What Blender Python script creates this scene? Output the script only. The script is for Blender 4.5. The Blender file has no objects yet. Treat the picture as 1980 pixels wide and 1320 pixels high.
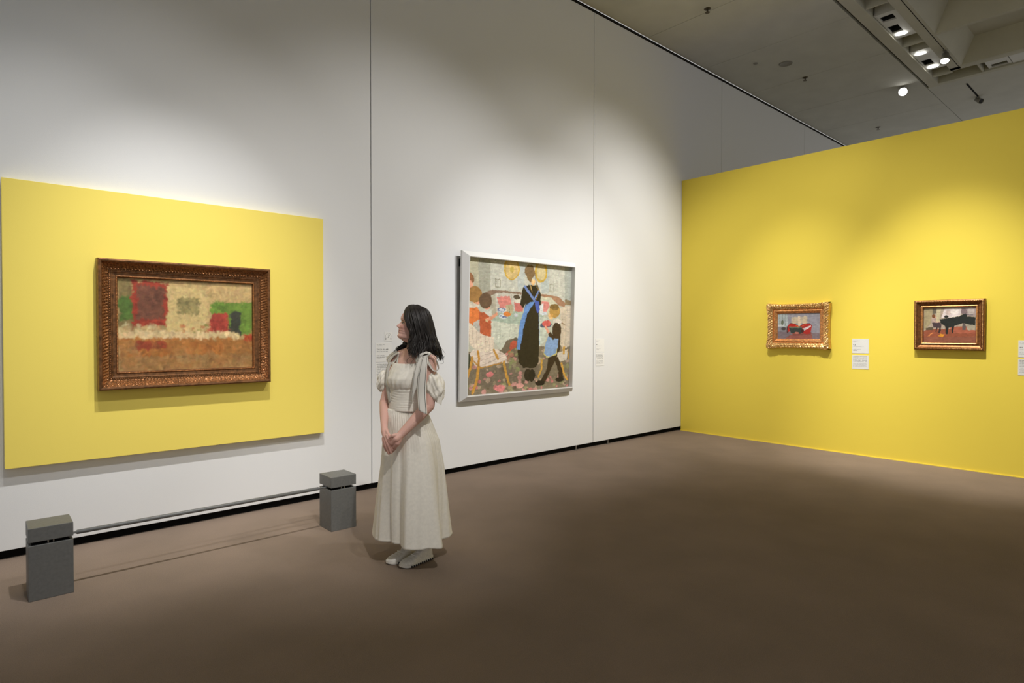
import bpy, math, random
import numpy as np
from mathutils import Vector, Matrix

S = bpy.context.scene
COL = S.collection
rng = np.random.default_rng(7)
random.seed(7)

# ------------------------------------------------------------------ camera
cam = bpy.data.cameras.new('camera')
cam.sensor_width = 36.0
cam.lens = 1166.6 / 1980 * 36
cam.clip_start = 0.05
cam_ob = bpy.data.objects.new('camera', cam)
COL.objects.link(cam_ob)
YAW, PITCH, ROLL = math.radians(48.2653), math.radians(-0.9052), math.radians(0.035)
fw = Vector((math.cos(YAW) * math.cos(PITCH), math.sin(YAW) * math.cos(PITCH), math.sin(PITCH)))
rt = Vector((math.sin(YAW), -math.cos(YAW), 0))
up = rt.cross(fw)
rr = rt * math.cos(ROLL) + up * math.sin(ROLL)
uu = -rt * math.sin(ROLL) + up * math.cos(ROLL)
M = Matrix((rr, uu, -fw)).transposed().to_4x4()
M.translation = Vector((0, -5.0459, 1.47))
cam_ob.matrix_world = M
S.camera = cam_ob

# ------------------------------------------------------------------ world and lights
S.view_settings.view_transform = 'Standard'
S.view_settings.look = 'None'
S.view_settings.gamma = 1
S.view_settings.use_curve_mapping = False
S.view_settings.exposure = 0.0
W = bpy.data.worlds.new('world')
S.world = W
W.use_nodes = True
W.node_tree.nodes['Background'].inputs[0].default_value = (1.0, 0.98, 0.94, 1)
W.node_tree.nodes['Background'].inputs[1].default_value = 0.43
S.cycles.use_denoising = True
S.cycles.max_bounces = 8
S.cycles.diffuse_bounces = 4
S.cycles.glossy_bounces = 3
S.cycles.sample_clamp_indirect = 4.0


def spot(name, loc, target, power, angle, blend=0.6, color=(1, 0.95, 0.88), radius=0.05):
    l = bpy.data.lights.new(name, 'SPOT')
    l.energy = power
    l.spot_size = math.radians(angle)
    l.spot_blend = blend
    l.color = color
    l.shadow_soft_size = radius
    o = bpy.data.objects.new(name, l)
    COL.objects.link(o)
    o.location = loc
    o.rotation_euler = (Vector(target) - Vector(loc)).to_track_quat('-Z', 'Y').to_euler()
    return o


# gallery spotlights: rows on the ceiling trough at y -2.4 and on the coffer tracks further into the room, most aimed at the pictures; stacked beams and fills added to shape the light
spot('spot_board_1', (1.15, -2.45, 5.45), (1.15, 0, 0.95), 132, 62, 1, (1, 0.975, 0.94))
spot('spot_board_3', (1.6, -4.35, 5.45), (1.3, 0, 0.65), 220, 44, 1, (1, 0.975, 0.94))
spot('spot_breakfast_1', (5.3, -4.6, 5.45), (5.3, 0, 1.75), 217, 60, 0.9, (1, 0.975, 0.95))
spot('spot_breakfast_2', (5.0, -4.6, 5.45), (5.0, 0, 1.3), 839, 44, 1, (1, 0.975, 0.95))
spot('fill_wall_4', (3.7, -4.6, 5.45), (3.1, 0, 1.65), 500, 54, 1, (1, 0.975, 0.95))  # unseen fill lamp, added to lift the wall between board and white frame
spot('spot_breakfast_5', (7.0, -4.6, 5.45), (6.9, 0, 2.0), 417, 44, 1, (1, 0.975, 0.95))
spot('spot_yellow_1', (5.2, -1.75, 5.45), (7.88, -1.7, 1.1), 180, 72, 1, (1, 0.97, 0.91))
spot('spot_yellow_2', (5.2, -3.35, 5.45), (7.88, -3.4, 1.1), 156, 72, 1, (1, 0.97, 0.91))
spot('spot_left_1', (-0.9, -4.3, 5.45), (-1.0, 0, 1.9), 80, 66, 1, (0.62, 0.78, 1))
spot('fill_visitor_1', (0.7, -6.0, 5.45), (2.05, -1.78, 0.9), 520, 24, 1, (1, 0.975, 0.94))  # unseen fill lamp, added to brighten the figure's dress and face
spot('spot_board_6', (1.15, -2.45, 5.45), (1.15, 0, 0.8), 550, 40, 1, (1, 0.975, 0.94))
spot('spot_board_7', (0.4, -2.45, 5.45), (0.3, 0, 0.9), 245, 46, 1, (1, 0.975, 0.94))
spot('spot_yellow_8', (5.2, -3.35, 5.45), (7.88, -3.35, 1.2), 79, 42, 1, (1, 0.97, 0.91))
spot('spot_yellow_9', (5.2, -1.75, 5.45), (7.88, -1.75, 0.7), 450, 40, 1, (1, 0.97, 0.91))
spot('spot_yellow_10', (5.2, -3.35, 5.45), (7.88, -3.35, 0.7), 900, 40, 1, (1, 0.97, 0.91))
spot('spot_yellow_n', (5.2, -0.9, 5.45), (7.88, -0.8, 0.9), 85, 50, 1, (1, 0.97, 0.91))
spot('spot_breakfast_6', (6.3, -4.0, 5.45), (6.4, 0, 2.6), 285, 46, 1, (1, 0.975, 0.95))


# ------------------------------------------------------------------ helpers
def lin(c):
    c = np.asarray(c, float) / 255.0
    return np.where(c <= 0.04045, c / 12.92, ((c + 0.055) / 1.055) ** 2.4)


def mat(name, rgb, rough=0.6, metal=0.0, var=0.0, scale=8.0, bump=0.0, bscale=200.0, spec=0.5, emit=0.0, sheen=0.0, stretch=None):
    m = bpy.data.materials.new(name)
    m.use_nodes = True
    nt = m.node_tree
    b = nt.nodes['Principled BSDF']
    c = tuple(lin(rgb)) + (1,)
    b.inputs['Base Color'].default_value = c
    b.inputs['Roughness'].default_value = rough
    b.inputs['Metallic'].default_value = metal
    b.inputs['Specular IOR Level'].default_value = spec
    if sheen:
        b.inputs['Sheen Weight'].default_value = sheen
    if emit:
        b.inputs['Emission Color'].default_value = c
        b.inputs['Emission Strength'].default_value = emit
    if var or bump:
        tc = nt.nodes.new('ShaderNodeTexCoord')
        mp = nt.nodes.new('ShaderNodeMapping')
        if stretch:
            mp.inputs['Scale'].default_value = stretch
        nt.links.new(tc.outputs['Object'], mp.inputs['Vector'])
    if var:
        n = nt.nodes.new('ShaderNodeTexNoise')
        n.inputs['Scale'].default_value = scale
        n.inputs['Detail'].default_value = 6
        r = nt.nodes.new('ShaderNodeValToRGB')
        lo = tuple(lin(np.clip(np.array(rgb) * (1 - var), 0, 255))) + (1,)
        hi = tuple(lin(np.clip(np.array(rgb) * (1 + var), 0, 255))) + (1,)
        r.color_ramp.elements[0].color = lo
        r.color_ramp.elements[0].position = 0.3
        r.color_ramp.elements[1].color = hi
        r.color_ramp.elements[1].position = 0.7
        nt.links.new(mp.outputs[0], n.inputs['Vector'])
        nt.links.new(n.outputs['Fac'], r.inputs['Fac'])
        nt.links.new(r.outputs['Color'], b.inputs['Base Color'])
    if bump:
        n2 = nt.nodes.new('ShaderNodeTexNoise')
        n2.inputs['Scale'].default_value = bscale
        n2.inputs['Detail'].default_value = 3
        bp = nt.nodes.new('ShaderNodeBump')
        bp.inputs['Strength'].default_value = bump
        bp.inputs['Distance'].default_value = 0.01
        nt.links.new(mp.outputs[0], n2.inputs['Vector'])
        nt.links.new(n2.outputs['Fac'], bp.inputs['Height'])
        nt.links.new(bp.outputs['Normal'], b.inputs['Normal'])
    return m


def attr_mat(name, rough=0.5, spec=0.4, attr='Col', sss=0.0, bump=0.0):
    m = bpy.data.materials.new(name)
    m.use_nodes = True
    nt = m.node_tree
    b = nt.nodes['Principled BSDF']
    a = nt.nodes.new('ShaderNodeAttribute')
    a.attribute_name = attr
    nt.links.new(a.outputs['Color'], b.inputs['Base Color'])
    b.inputs['Roughness'].default_value = rough
    b.inputs['Specular IOR Level'].default_value = spec
    if sss:
        b.inputs['Subsurface Weight'].default_value = sss
        b.inputs['Subsurface Radius'].default_value = (0.012, 0.005, 0.003)
        b.inputs['Subsurface Scale'].default_value = 1.0
    if bump:
        n = nt.nodes.new('ShaderNodeTexNoise')
        n.inputs['Scale'].default_value = 90
        bp = nt.nodes.new('ShaderNodeBump')
        bp.inputs['Strength'].default_value = bump
        bp.inputs['Distance'].default_value = 0.004
        nt.links.new(n.outputs['Fac'], bp.inputs['Height'])
        nt.links.new(bp.outputs['Normal'], b.inputs['Normal'])
    return m


def mesh(name, verts, faces, m=None, smooth=False):
    me = bpy.data.meshes.new(name)
    me.from_pydata([tuple(map(float, v)) for v in verts], [], faces)
    me.update()
    if m:
        me.materials.append(m)
    if smooth:
        me.shade_smooth()
    return me


def link(name, me, parent=None, loc=None, rot=None):
    o = bpy.data.objects.new(name, me)
    COL.objects.link(o)
    if parent is not None:
        o.parent = parent
    if loc is not None:
        o.location = loc
    if rot is not None:
        o.rotation_euler = rot
    return o


def obj(name, verts, faces, m, parent=None, smooth=False, loc=None, rot=None):
    return link(name, mesh(name, verts, faces, m, smooth), parent, loc, rot)


def thing(name, label, cat, loc=(0, 0, 0), rotz=0.0, group=None):
    o = bpy.data.objects.new(name, None)
    COL.objects.link(o)
    o.empty_display_size = 0.1
    o.location = loc
    o.rotation_euler = (0, 0, rotz)
    tag(o, label, cat, group)
    return o


def tag(o, label, cat, group=None):
    o['label'] = label
    o['category'] = cat
    o['kind'] = 'thing'
    if group:
        o['group'] = group
    return o


def struct(o):
    o['kind'] = 'structure'
    return o


class MB:
    """collects shapes into one mesh"""

    def __init__(self):
        self.v, self.f = [], []

    def add(self, v, f):
        n = len(self.v)
        self.v += [tuple(map(float, p)) for p in v]
        self.f += [tuple(i + n for i in q) for q in f]
        return self

    def box(self, x0, x1, y0, y1, z0, z1, b=0.0):
        if x0 > x1: x0, x1 = x1, x0
        if y0 > y1: y0, y1 = y1, y0
        if z0 > z1: z0, z1 = z1, z0
        if b <= 0:
            v = [(x, y, z) for z in (z0, z1) for y in (y0, y1) for x in (x0, x1)]
            f = [(0, 2, 3, 1), (4, 5, 7, 6), (0, 1, 5, 4), (2, 6, 7, 3), (0, 4, 6, 2), (1, 3, 7, 5)]
            return self.add(v, f)
        # chamfered box: three insets per corner
        import bmesh
        bm = bmesh.new()
        bmesh.ops.create_cube(bm, size=1)
        for p in bm.verts:
            p.co = Vector(((x0 + x1) / 2 + p.co.x * (x1 - x0), (y0 + y1) / 2 + p.co.y * (y1 - y0), (z0 + z1) / 2 + p.co.z * (z1 - z0)))
        bmesh.ops.bevel(bm, geom=bm.edges[:], offset=b, segments=2, affect='EDGES', profile=0.5)
        bm.verts.index_update()
        v = [p.co.copy() for p in bm.verts]
        f = [tuple(q.index for q in fc.verts) for fc in bm.faces]
        bm.free()
        return self.add(v, f)

    def tube(self, pts, radii, seg=10, caps=True):
        pts = [Vector(p) for p in pts]
        if not hasattr(radii, '__len__'):
            radii = [radii] * len(pts)
        n0 = len(self.v)
        ref = None
        for i, p in enumerate(pts):
            d = (pts[min(i + 1, len(pts) - 1)] - pts[max(i - 1, 0)])
            if d.length < 1e-9:
                d = Vector((0, 0, 1))
            d.normalize()
            if ref is None:
                ref = d.orthogonal().normalized()
            a = (ref - d * ref.dot(d))
            if a.length < 1e-6:
                a = d.orthogonal()
            a.normalize()
            ref = a
            b = d.cross(a)
            for k in range(seg):
                t = 2 * math.pi * k / seg
                q = p + (a * math.cos(t) + b * math.sin(t)) * radii[i]
                self.v.append(tuple(q))
        for i in range(len(pts) - 1):
            for k in range(seg):
                k2 = (k + 1) % seg
                self.f.append((n0 + i * seg + k, n0 + i * seg + k2, n0 + (i + 1) * seg + k2, n0 + (i + 1) * seg + k))
        if caps:
            self.f.append(tuple(n0 + k for k in range(seg))[::-1])
            e = n0 + (len(pts) - 1) * seg
            self.f.append(tuple(e + k for k in range(seg)))
        return self

    def lathe(self, prof, seg=24, axis='z', center=(0, 0, 0), cap=True):
        """prof: list of (radius, height)"""
        n0 = len(self.v)
        for r, h in prof:
            for k in range(seg):
                t = 2 * math.pi * k / seg
                if axis == 'z':
                    p = (r * math.cos(t), r * math.sin(t), h)
                elif axis == 'x':
                    p = (h, r * math.cos(t), r * math.sin(t))
                else:
                    p = (r * math.cos(t), h, -r * math.sin(t))
                self.v.append(tuple(p[i] + center[i] for i in range(3)))
        for i in range(len(prof) - 1):
            for k in range(seg):
                k2 = (k + 1) % seg
                self.f.append((n0 + i * seg + k, n0 + i * seg + k2, n0 + (i + 1) * seg + k2, n0 + (i + 1) * seg + k))
        if cap:
            self.f.append(tuple(n0 + k for k in range(seg))[::-1])
            e = n0 + (len(prof) - 1) * seg
            self.f.append(tuple(e + k for k in range(seg)))
        return self

    def ball(self, c, r, seg=8, rings=5, sq=(1, 1, 1)):
        n0 = len(self.v)
        self.v.append((c[0], c[1], c[2] - r * sq[2]))
        for i in range(1, rings):
            t = math.pi * i / rings
            for k in range(seg):
                a = 2 * math.pi * k / seg
                self.v.append((c[0] + r * sq[0] * math.sin(t) * math.cos(a), c[1] + r * sq[1] * math.sin(t) * math.sin(a), c[2] - r * sq[2] * math.cos(t)))
        self.v.append((c[0], c[1], c[2] + r * sq[2]))
        for k in range(seg):
            k2 = (k + 1) % seg
            self.f.append((n0, n0 + 1 + k2, n0 + 1 + k))
            for i in range(rings - 2):
                a = n0 + 1 + i * seg
                self.f.append((a + k, a + k2, a + seg + k2, a + seg + k))
            a = n0 + 1 + (rings - 2) * seg
            self.f.append((a + k, a + k2, len(self.v) - 1))
        return self

    def build(self, name, m, parent=None, smooth=False, loc=None, rot=None):
        return obj(name, self.v, self.f, m, parent, smooth, loc, rot)


def smooth_noise(shape, cells, seed):
    g = np.random.default_rng(seed)
    cy, cx = cells
    a = g.standard_normal((cy + 2, cx + 2))
    yy = np.linspace(0, cy, shape[0])
    xx = np.linspace(0, cx, shape[1])
    iy = np.minimum(yy.astype(int), cy - 1); ix = np.minimum(xx.astype(int), cx - 1)
    fy = (yy - iy)[:, None]; fx = (xx - ix)[None, :]
    fy = fy * fy * (3 - 2 * fy); fx = fx * fx * (3 - 2 * fx)
    A = a[np.ix_(iy, ix)]; B = a[np.ix_(iy, ix + 1)]; C_ = a[np.ix_(iy + 1, ix)]; D = a[np.ix_(iy + 1, ix + 1)]
    return (A * (1 - fx) + B * fx) * (1 - fy) + (C_ * (1 - fx) + D * fx) * fy

# ------------------------------------------------------------------ materials
M_white = mat('white_wall_paint', (226, 227, 228), 0.75, bump=0.10, bscale=320, spec=0.2)
M_yellow = mat('yellow_wall_paint', (240, 216, 84), 0.6, bump=0.05, bscale=260, spec=0.25)
M_board = mat('yellow_board_paint', (243, 222, 108), 0.6, bump=0.05, bscale=260, spec=0.25)
M_black = mat('black_recess', (16, 16, 16), 0.8, spec=0.1)
M_rail = mat('dark_ceiling_rail', (48, 46, 42), 0.4, 0.4)
M_ceil = mat('ceiling_paint', (194, 194, 186), 0.85, var=0.02, scale=3, bump=0.04, bscale=240, spec=0.2)
M_ceil2 = mat('coffer_paint', (190, 188, 174), 0.8, var=0.02, scale=3, spec=0.2)
M_metal = mat('brushed_metal', (170, 168, 162), 0.35, 0.9)
M_post = mat('grey_post_paint', (104, 105, 104), 0.42, var=0.05, scale=60, bump=0.15, bscale=500)
M_other = mat('far_wall_paint', (120, 116, 110), 0.8)


def carpet():
    m = mat('brown_carpet', (144, 128, 115), 0.95, var=0.06, scale=260, bump=0.5, bscale=420, spec=0.05, sheen=0.0)
    nt = m.node_tree
    b = nt.nodes['Principled BSDF']
    src = b.inputs['Base Color'].links[0].from_socket
    n = nt.nodes.new('ShaderNodeTexNoise')
    n.inputs['Scale'].default_value = 2.2
    n.inputs['Detail'].default_value = 4
    tc = nt.nodes.new('ShaderNodeTexCoord')
    nt.links.new(tc.outputs['Object'], n.inputs['Vector'])
    r = nt.nodes.new('ShaderNodeValToRGB')
    r.color_ramp.elements[0].color = (0.93, 0.93, 0.92, 1); r.color_ramp.elements[0].position = 0.35
    r.color_ramp.elements[1].color = (1.04, 1.03, 1.02, 1); r.color_ramp.elements[1].position = 0.65
    nt.links.new(n.outputs['Fac'], r.inputs['Fac'])
    mx = nt.nodes.new('ShaderNodeMix')
    mx.data_type = 'RGBA'
    mx.blend_type = 'MULTIPLY'
    mx.inputs['Factor'].default_value = 1.0
    nt.links.new(src, mx.inputs['A'])
    nt.links.new(r.outputs['Color'], mx.inputs['B'])
    nt.links.new(mx.outputs['Result'], b.inputs['Base Color'])
    return m


M_carpet = carpet()
X0, X1, Y0 = -5.0, 15.5, -9.6
ZC = 5.55
XW, ZY = 7.881, 3.718

# ------------------------------------------------------------------ room shell
struct(MB().box(X0 - .1, X1 + .1, Y0 - .1, 0.2, -0.1, 0).build('floor', M_carpet))
wl = struct(MB().box(X0, X1, 0.055, 0.2, 0, ZC).build('wall_left', M_black))
seams = [2.7534 + 3.1366 * k for k in range(-3, 5)]
edges = [X0] + [s for s in seams if X0 + .1 < s < X1 - .1] + [X1]
for a, b in zip(edges[:-1], edges[1:]):
    p = MB().box(a + .004, b - .004, 0, 0.05, 0.062, 5.505, b=0.002).build('wall_panel', M_white, wl)
    for fx in (a + 0.31, b - 0.31):
        m = MB()
        m.lathe([(0.022, 0.001), (0.022, 0.007), (0.008, 0.010)], 12, center=(fx, 0.012, 0))
        m.lathe([(0.0075, 0.007), (0.0075, 0.063)], 10, center=(fx, 0.012, 0))
        m.build('panel_foot', M_metal, p)
struct(MB().box(X0, X1, 0.046, 0.054, 0, 0.062).build('baseboard_left', M_black))
t = struct(MB().box(X0, X1, 0.01, 0.05, 5.507, ZC).build('trim_1', M_black))
MB().box(X0, X1, -0.004, 0.004, 5.517, 5.523).build('rail_lip', M_rail, t)

struct(MB().box(XW, XW + .12, -8.6, -0.004, 0, ZY, b=0.003).build('wall_right', M_yellow))
struct(MB().box(XW - .012, XW, -8.6, -0.004, 0.0, 0.008).build('trim_2', M_yellow))

# ceiling: black void slab, smooth border panels, coffered field with light trough
ce = struct(MB().box(X0, X1, Y0, 0.055, 6.05, 6.2).build('ceiling', M_black))
XE, YE = 11.93, -2.10
js = [8.50 + 1.4775 * k for k in range(-10, 6)]
je = [X0] + [j for j in js if X0 + .2 < j < X1 - .2] + [X1]
for a, b in zip(je[:-1], je[1:]):
    MB().box(a + .003, b - .003, YE + .018, -0.004, ZC, ZC + .04).build('ceiling_panel', M_ceil, ce)
for a, b in ((YE + .012, -3.6), (-3.6, -5.1), (-5.1, -6.6), (-6.6, Y0)):
    MB().box(XE + .018, X1, b + .003, a - .003, ZC, ZC + .04).build('ceiling_panel', M_ceil, ce)
# raised lip and strips along the trough
MB().box(X0, XE, -2.272, YE - .028, ZC - .012, ZC + .2).build('trough_strip', M_ceil2, ce)
MB().box(X0, 11.40, -2.665, -2.535, ZC - .012, ZC + .2).build('trough_strip', M_ceil2, ce)
MB().box(11.825, XE - .004, -9, -2.272, ZC - .012, ZC + .2).build('trough_strip', M_ceil2, ce)
MB().box(11.30, 11.42, -9, -2.535, ZC - .012, ZC + .2).build('trough_strip', M_ceil2, ce)
MB().box(X0, 11.9, -2.66, -2.15, ZC + .16, ZC + .2).build('trough_back', M_ceil2, ce)
MB().box(11.35, 11.9, -9, -2.3, ZC + .16, ZC + .2).build('trough_back', M_ceil2, ce)
MB().box(X0, 11.30, -2.658, -2.648, ZC - .0125, ZC - .0115).build('track_slot', M_black, ce)
for k in range(-8, 3):
    x = 8.46 + 1.52 * k
    if x < 11.8:
        MB().box(x - .012, x + .012, -2.53, -2.275, ZC - .006, ZC + .16).build('trough_rib', M_ceil2, ce)
for k in range(4):
    y = -2.86 - 1.52 * k
    MB().box(11.425, 11.82, y - .012, y + .012, ZC - .006, ZC + .16).build('trough_rib', M_ceil2, ce)
# coffers: each a hollow pyramid between thin ribs
bx = [9.86 + 1.47 * k for k in range(-10, 2)]
by = [-2.665, -4.7, -6.8, -9.0]
for xa, xb in zip(bx[:-1], bx[1:]):
    for ya, yb in zip(by[:-1], by[1:]):
        xb2 = min(xb, 11.30)
        w, ins, h = 0.03, 0.22, 0.3
        o_ = [(xa, yb), (xb2, yb), (xb2, ya), (xa, ya)]
        i1 = [(xa + w, yb + w), (xb2 - w, yb + w), (xb2 - w, ya - w), (xa + w, ya - w)]
        i2 = [(xa + ins, yb + ins), (xb2 - ins, yb + ins), (xb2 - ins, ya - ins), (xa + ins, ya - ins)]
        v = [(x, y, ZC - .01) for x, y in o_] + [(x, y, ZC - .01) for x, y in i1] + [(x, y, ZC + h) for x, y in i2]
        f = []
        for r0, r1 in ((0, 4), (4, 8)):
            for q in range(4):
                q2 = (q + 1) % 4
                f.append((r0 + q, r1 + q, r1 + q2, r0 + q2))
        f.append((8, 11, 10, 9))
        obj('ceiling_coffer', v, f, M_ceil2, ce)
MB().box(X0, 11.35, -9.6, -9.0, ZC - .01, ZC + .04).build('ceiling_panel', M_ceil, ce)
# track slot beyond the coffer
MB().box(12.2, 13.05, -2.585, -2.56, ZC - .004, ZC + .001).build('track_slot', M_black, ce)

# ------------------------------------------------------------------ ceiling fittings
M_lamp = mat('lamp_glow', (255, 252, 245), 0.4, emit=9)
M_dark = mat('dark_aperture', (34, 35, 33), 0.6)
M_plate = mat('light_housing_white', (205, 205, 200), 0.5)
M_can = mat('spotlight_body', (120, 118, 110), 0.45, 0.2)
M_spk = mat('speaker_mesh_grey', (140, 138, 130), 0.7, var=0.06, scale=300)
M_brass = mat('dull_brass', (92, 84, 66), 0.4, 0.7)


def plate_with_holes(x0, x1, y0, y1, holes, z0, z1):
    """flat plate of small boxes that leave the holes open"""
    m = MB()
    xs = sorted(set([x0, x1] + [h[0] for h in holes] + [h[1] for h in holes]))
    for a, b in zip(xs[:-1], xs[1:]):
        cut = [h for h in holes if h[0] <= a + 1e-6 and h[1] >= b - 1e-6]
        if cut:
            h = cut[0]
            m.box(a, b, y0, h[2], z0, z1)
            m.box(a, b, h[3], y1, z0, z1)
        else:
            m.box(a, b, y0, y1, z0, z1)
    return m


def housing(x0, label, lamps, holes):
    t = thing('ceiling_light', label, 'ceiling light', (x0, -2.405, ZC), 0, 'recessed lights in the ceiling trough')
    plate_with_holes(0, 0.90, -.127, .127, holes, 0.01, 0.03).build('plate', M_plate, t)
    m = MB()
    for a in ((0, .006, -.127, .127), (.894, .90, -.127, .127), (0, .90, -.127, -.121), (0, .90, .121, .127)):
        m.box(a[0], a[1], a[2], a[3], 0.03, 0.155)
    m.build('housing_case', M_plate, t)
    for h in holes:
        m = MB()
        m.box(h[0], h[1], h[2], h[3], 0.10, 0.105)
        for a in ((h[0] - .004, h[0], h[2], h[3]), (h[1], h[1] + .004, h[2], h[3]), (h[0], h[1], h[2] - .004, h[2]), (h[0], h[1], h[3], h[3] + .004)):
            m.box(a[0], a[1], a[2], a[3], 0.03, 0.105)
        m.build('aperture', M_dark, t)
    for lx in lamps:
        m = MB()
        m.lathe([(0.0, -0.012), (0.04, -0.010), (0.068, -0.002), (0.07, 0.006), (0.05, 0.03)], 20)
        o = m.build('lamp', M_lamp, t, True, (lx, 0.03, 0.006), (0.05, -0.35, 0))
    return t


housing(8.76, 'long white ceiling light housing with one square hole dark and one lamp lit', [0.78],
        [(0.09, 0.26, -.06, .095), (0.44, 0.68, -.02, .11)])
housing(10.28, 'long white ceiling light housing with two lamps lit nearest the coffer corner', [0.15, 0.80],
        [(0.06, 0.07, -.02, .02), (0.44, 0.68, -.02, .11)])
t = thing('ceiling_light', 'short white light housing with dark square hole in the cross trough at right', 'ceiling light', (11.62, -3.075, ZC), 0, 'recessed lights in the ceiling trough')
plate_with_holes(-.17, .19, -.14, .14, [(0.03, 0.16, -.1, .1)], 0.01, 0.03).build('plate', M_plate, t)
MB().box(.03, .16, -.1, .1, 0.08, 0.09).build('aperture', M_dark, t)
MB().box(-.17, .19, -1.2, -.15, 0.005, 0.03).build('cover', M_plate, t)


def spotlight(label, base, target, lit, r=0.06, ln=0.16, drop=0.1, group='track spotlights on the ceiling', M_body=None):
    M_body = M_body or M_can
    """stem from the ceiling, yoke, tapered can and lens"""
    t = thing('spotlight', label, 'spotlight', base, 0, group)
    MB().box(-.05, .05, -.018, .018, -.025, 0, b=0.003).build('track_adapter', M_body, t)
    st = MB().tube([(0, 0, -.02), (0, 0, -drop)], 0.009, 8)
    st.build('stem', M_body, t)
    d = (Vector(target) - Vector(base)).normalized()
    q = d.to_track_quat('Z', 'Y').to_euler()
    can = MB().lathe([(r * .55, -ln * .45), (r * .72, -ln * .42), (r * .8, 0), (r, ln * .25), (r, ln * .5), (r * .9, ln * .5), (r * .82, ln * .42)], 24)
    can.build('lamp_head', M_body, t, True, (0, 0, -drop - r * .6), q)
    le = MB().lathe([(0.0, ln * .46), (r * .5, ln * .455), (r * .86, ln * .43)], 24, cap=False)
    le.build('lens', M_lamp if lit else M_dark, t, True, (0, 0, -drop - r * .6), q)
    return t


spotlight('small lit spotlight hanging from the track beside the light housings', (10.53, -2.653, ZC), (8.5, -2.9, 2.0), True, 0.062, 0.16, 0.07)
spotlight('bright round spotlight shining towards the room near the coffer corner', (11.60, -1.83, ZC), (0.5, -4.6, 1.6), True, 0.075, 0.14, 0.03)
spotlight('unlit pale spotlight above the yellow wall at far right', (13.05, -2.573, ZC), (12.0, -3.9, 4.4), False, 0.045, 0.14, 0.03, M_body=M_spk)


def sprinkler(loc, label):
    t = thing('sprinkler', label, 'sprinkler', loc, 0, 'fire sprinklers on the ceiling')
    MB().lathe([(0.042, 0), (0.040, -.006), (0.02, -.010)], 18).build('escutcheon', M_brass, t, True)
    MB().lathe([(0.011, -.008), (0.010, -.03), (0.006, -.045), (0.03, -.047), (0.03, -.050)], 12).build('deflector', M_brass, t)
    return t


sprinkler((9.99, -.905, ZC), 'small brass fire sprinkler beside the round ceiling speaker')
sprinkler((13.49, -.88, ZC), 'small brass fire sprinkler just above the top of the yellow wall')
sprinkler((6.955, -.953, ZC), 'pale fire sprinkler nearest the top edge of the photo')
sp = MB().lathe([(0.095, 0), (0.094, -.008), (0.086, -.010), (0.084, -.006), (0.0, -.006)], 30, center=(9.255, -.92, ZC)).build('ceiling_speaker', M_spk, None, True)
tag(sp, 'round flush grey speaker grille set in the smooth ceiling', 'speaker')
sd = MB().lathe([(0.03, 0), (0.028, -.012), (0.012, -.02)], 16, center=(8.9, -.62, ZC)).build('smoke_detector', M_spk, None, True)
tag(sd, 'tiny pale round detector on the ceiling left of the speaker', 'smoke detector')

# ------------------------------------------------------------------ yellow display board on the white wall
bd = MB().box(0.138, 2.262, -0.06, -0.001, 0.596, 2.443, b=0.002).build('display_board', M_board)
tag(bd, 'large yellow display board mounted on the white wall behind the interior painting', 'display board')

# ------------------------------------------------------------------ barrier: two posts and a rail
br = thing('barrier', 'low grey barrier of two square posts and a thin rail before the yellow board', 'barrier', (1.17, -0.775, 0))


def post(cx):
    p = MB().box(cx - .1, cx + .1, -.1, .1, 0, 0.303, b=0.0025).build('post', M_post, br)
    MB().box(cx - .1, cx + .1, -.1, .1, 0.321, 0.399, b=0.0025).build('cap', M_post, p)
    MB().box(cx - .085, cx + .085, -.085, .085, 0.30, 0.303 + .003).build('gap_plate', M_black, p)
    MB().box(cx - .05, cx + .05, -.05, .05, 0.30, 0.325).build('cap_core', M_black, p)
    for dx in (-.012, .012):
        MB().tube([(cx + dx, -.082, 0.30), (cx + dx, -.082, 0.325)], 0.004, 8).build('spacer_pin', M_metal, p)


post(-0.862)
post(0.874)
m = MB()
m.tube([(-.80, -.012, .314), (-.752, -.012, .314), (-.745, -.012, .314), (-.735, -.012, .314), (.715, -.012, .314), (.725, -.012, .314), (.735, -.012, .314), (.80, -.012, .314)],
       [.006, .006, .006, .0125, .0125, .006, .006, .006], 14)
m.build('rail', M_post, br, True)

# ------------------------------------------------------------------ picture frames
def frame_mesh(name, w, h, prof, m, parent, orn=None, step=0.012, smooth=False, close=True):
    """sweep a moulding profile [(inset, out)] round a w x h rectangle with mitred corners; x right, -y out, z up, origin at bottom centre"""
    prof = np.array(prof, float)
    n = len(prof)
    V, F = [], []
    for side in range(4):
        L = w if side % 2 == 0 else h
        ns = max(2, int(L / step)) if orn else 2
        base = len(V)
        for i in range(ns + 1):
            s0 = i / ns
            for j, (ins, out) in enumerate(prof):
                s = ins + (L - 2 * ins) * s0
                di = do = 0.0
                if orn:
                    di, do = orn(s, L, j, side)
                a, b = ins + di, out + do
                if side == 0: x, z = -w / 2 + s, a
                elif side == 1: x, z = w / 2 - a, s
                elif side == 2: x, z = w / 2 - s, h - a
                else: x, z = -w / 2 + a, h - s
                V.append((x, -b, z))
        for i in range(ns):
            for j in range(n - 1):
                p = base + i * n + j
                F.append((p, p + n, p + n + 1, p + 1))
    return obj(name, V, F, m, parent, smooth)


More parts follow.
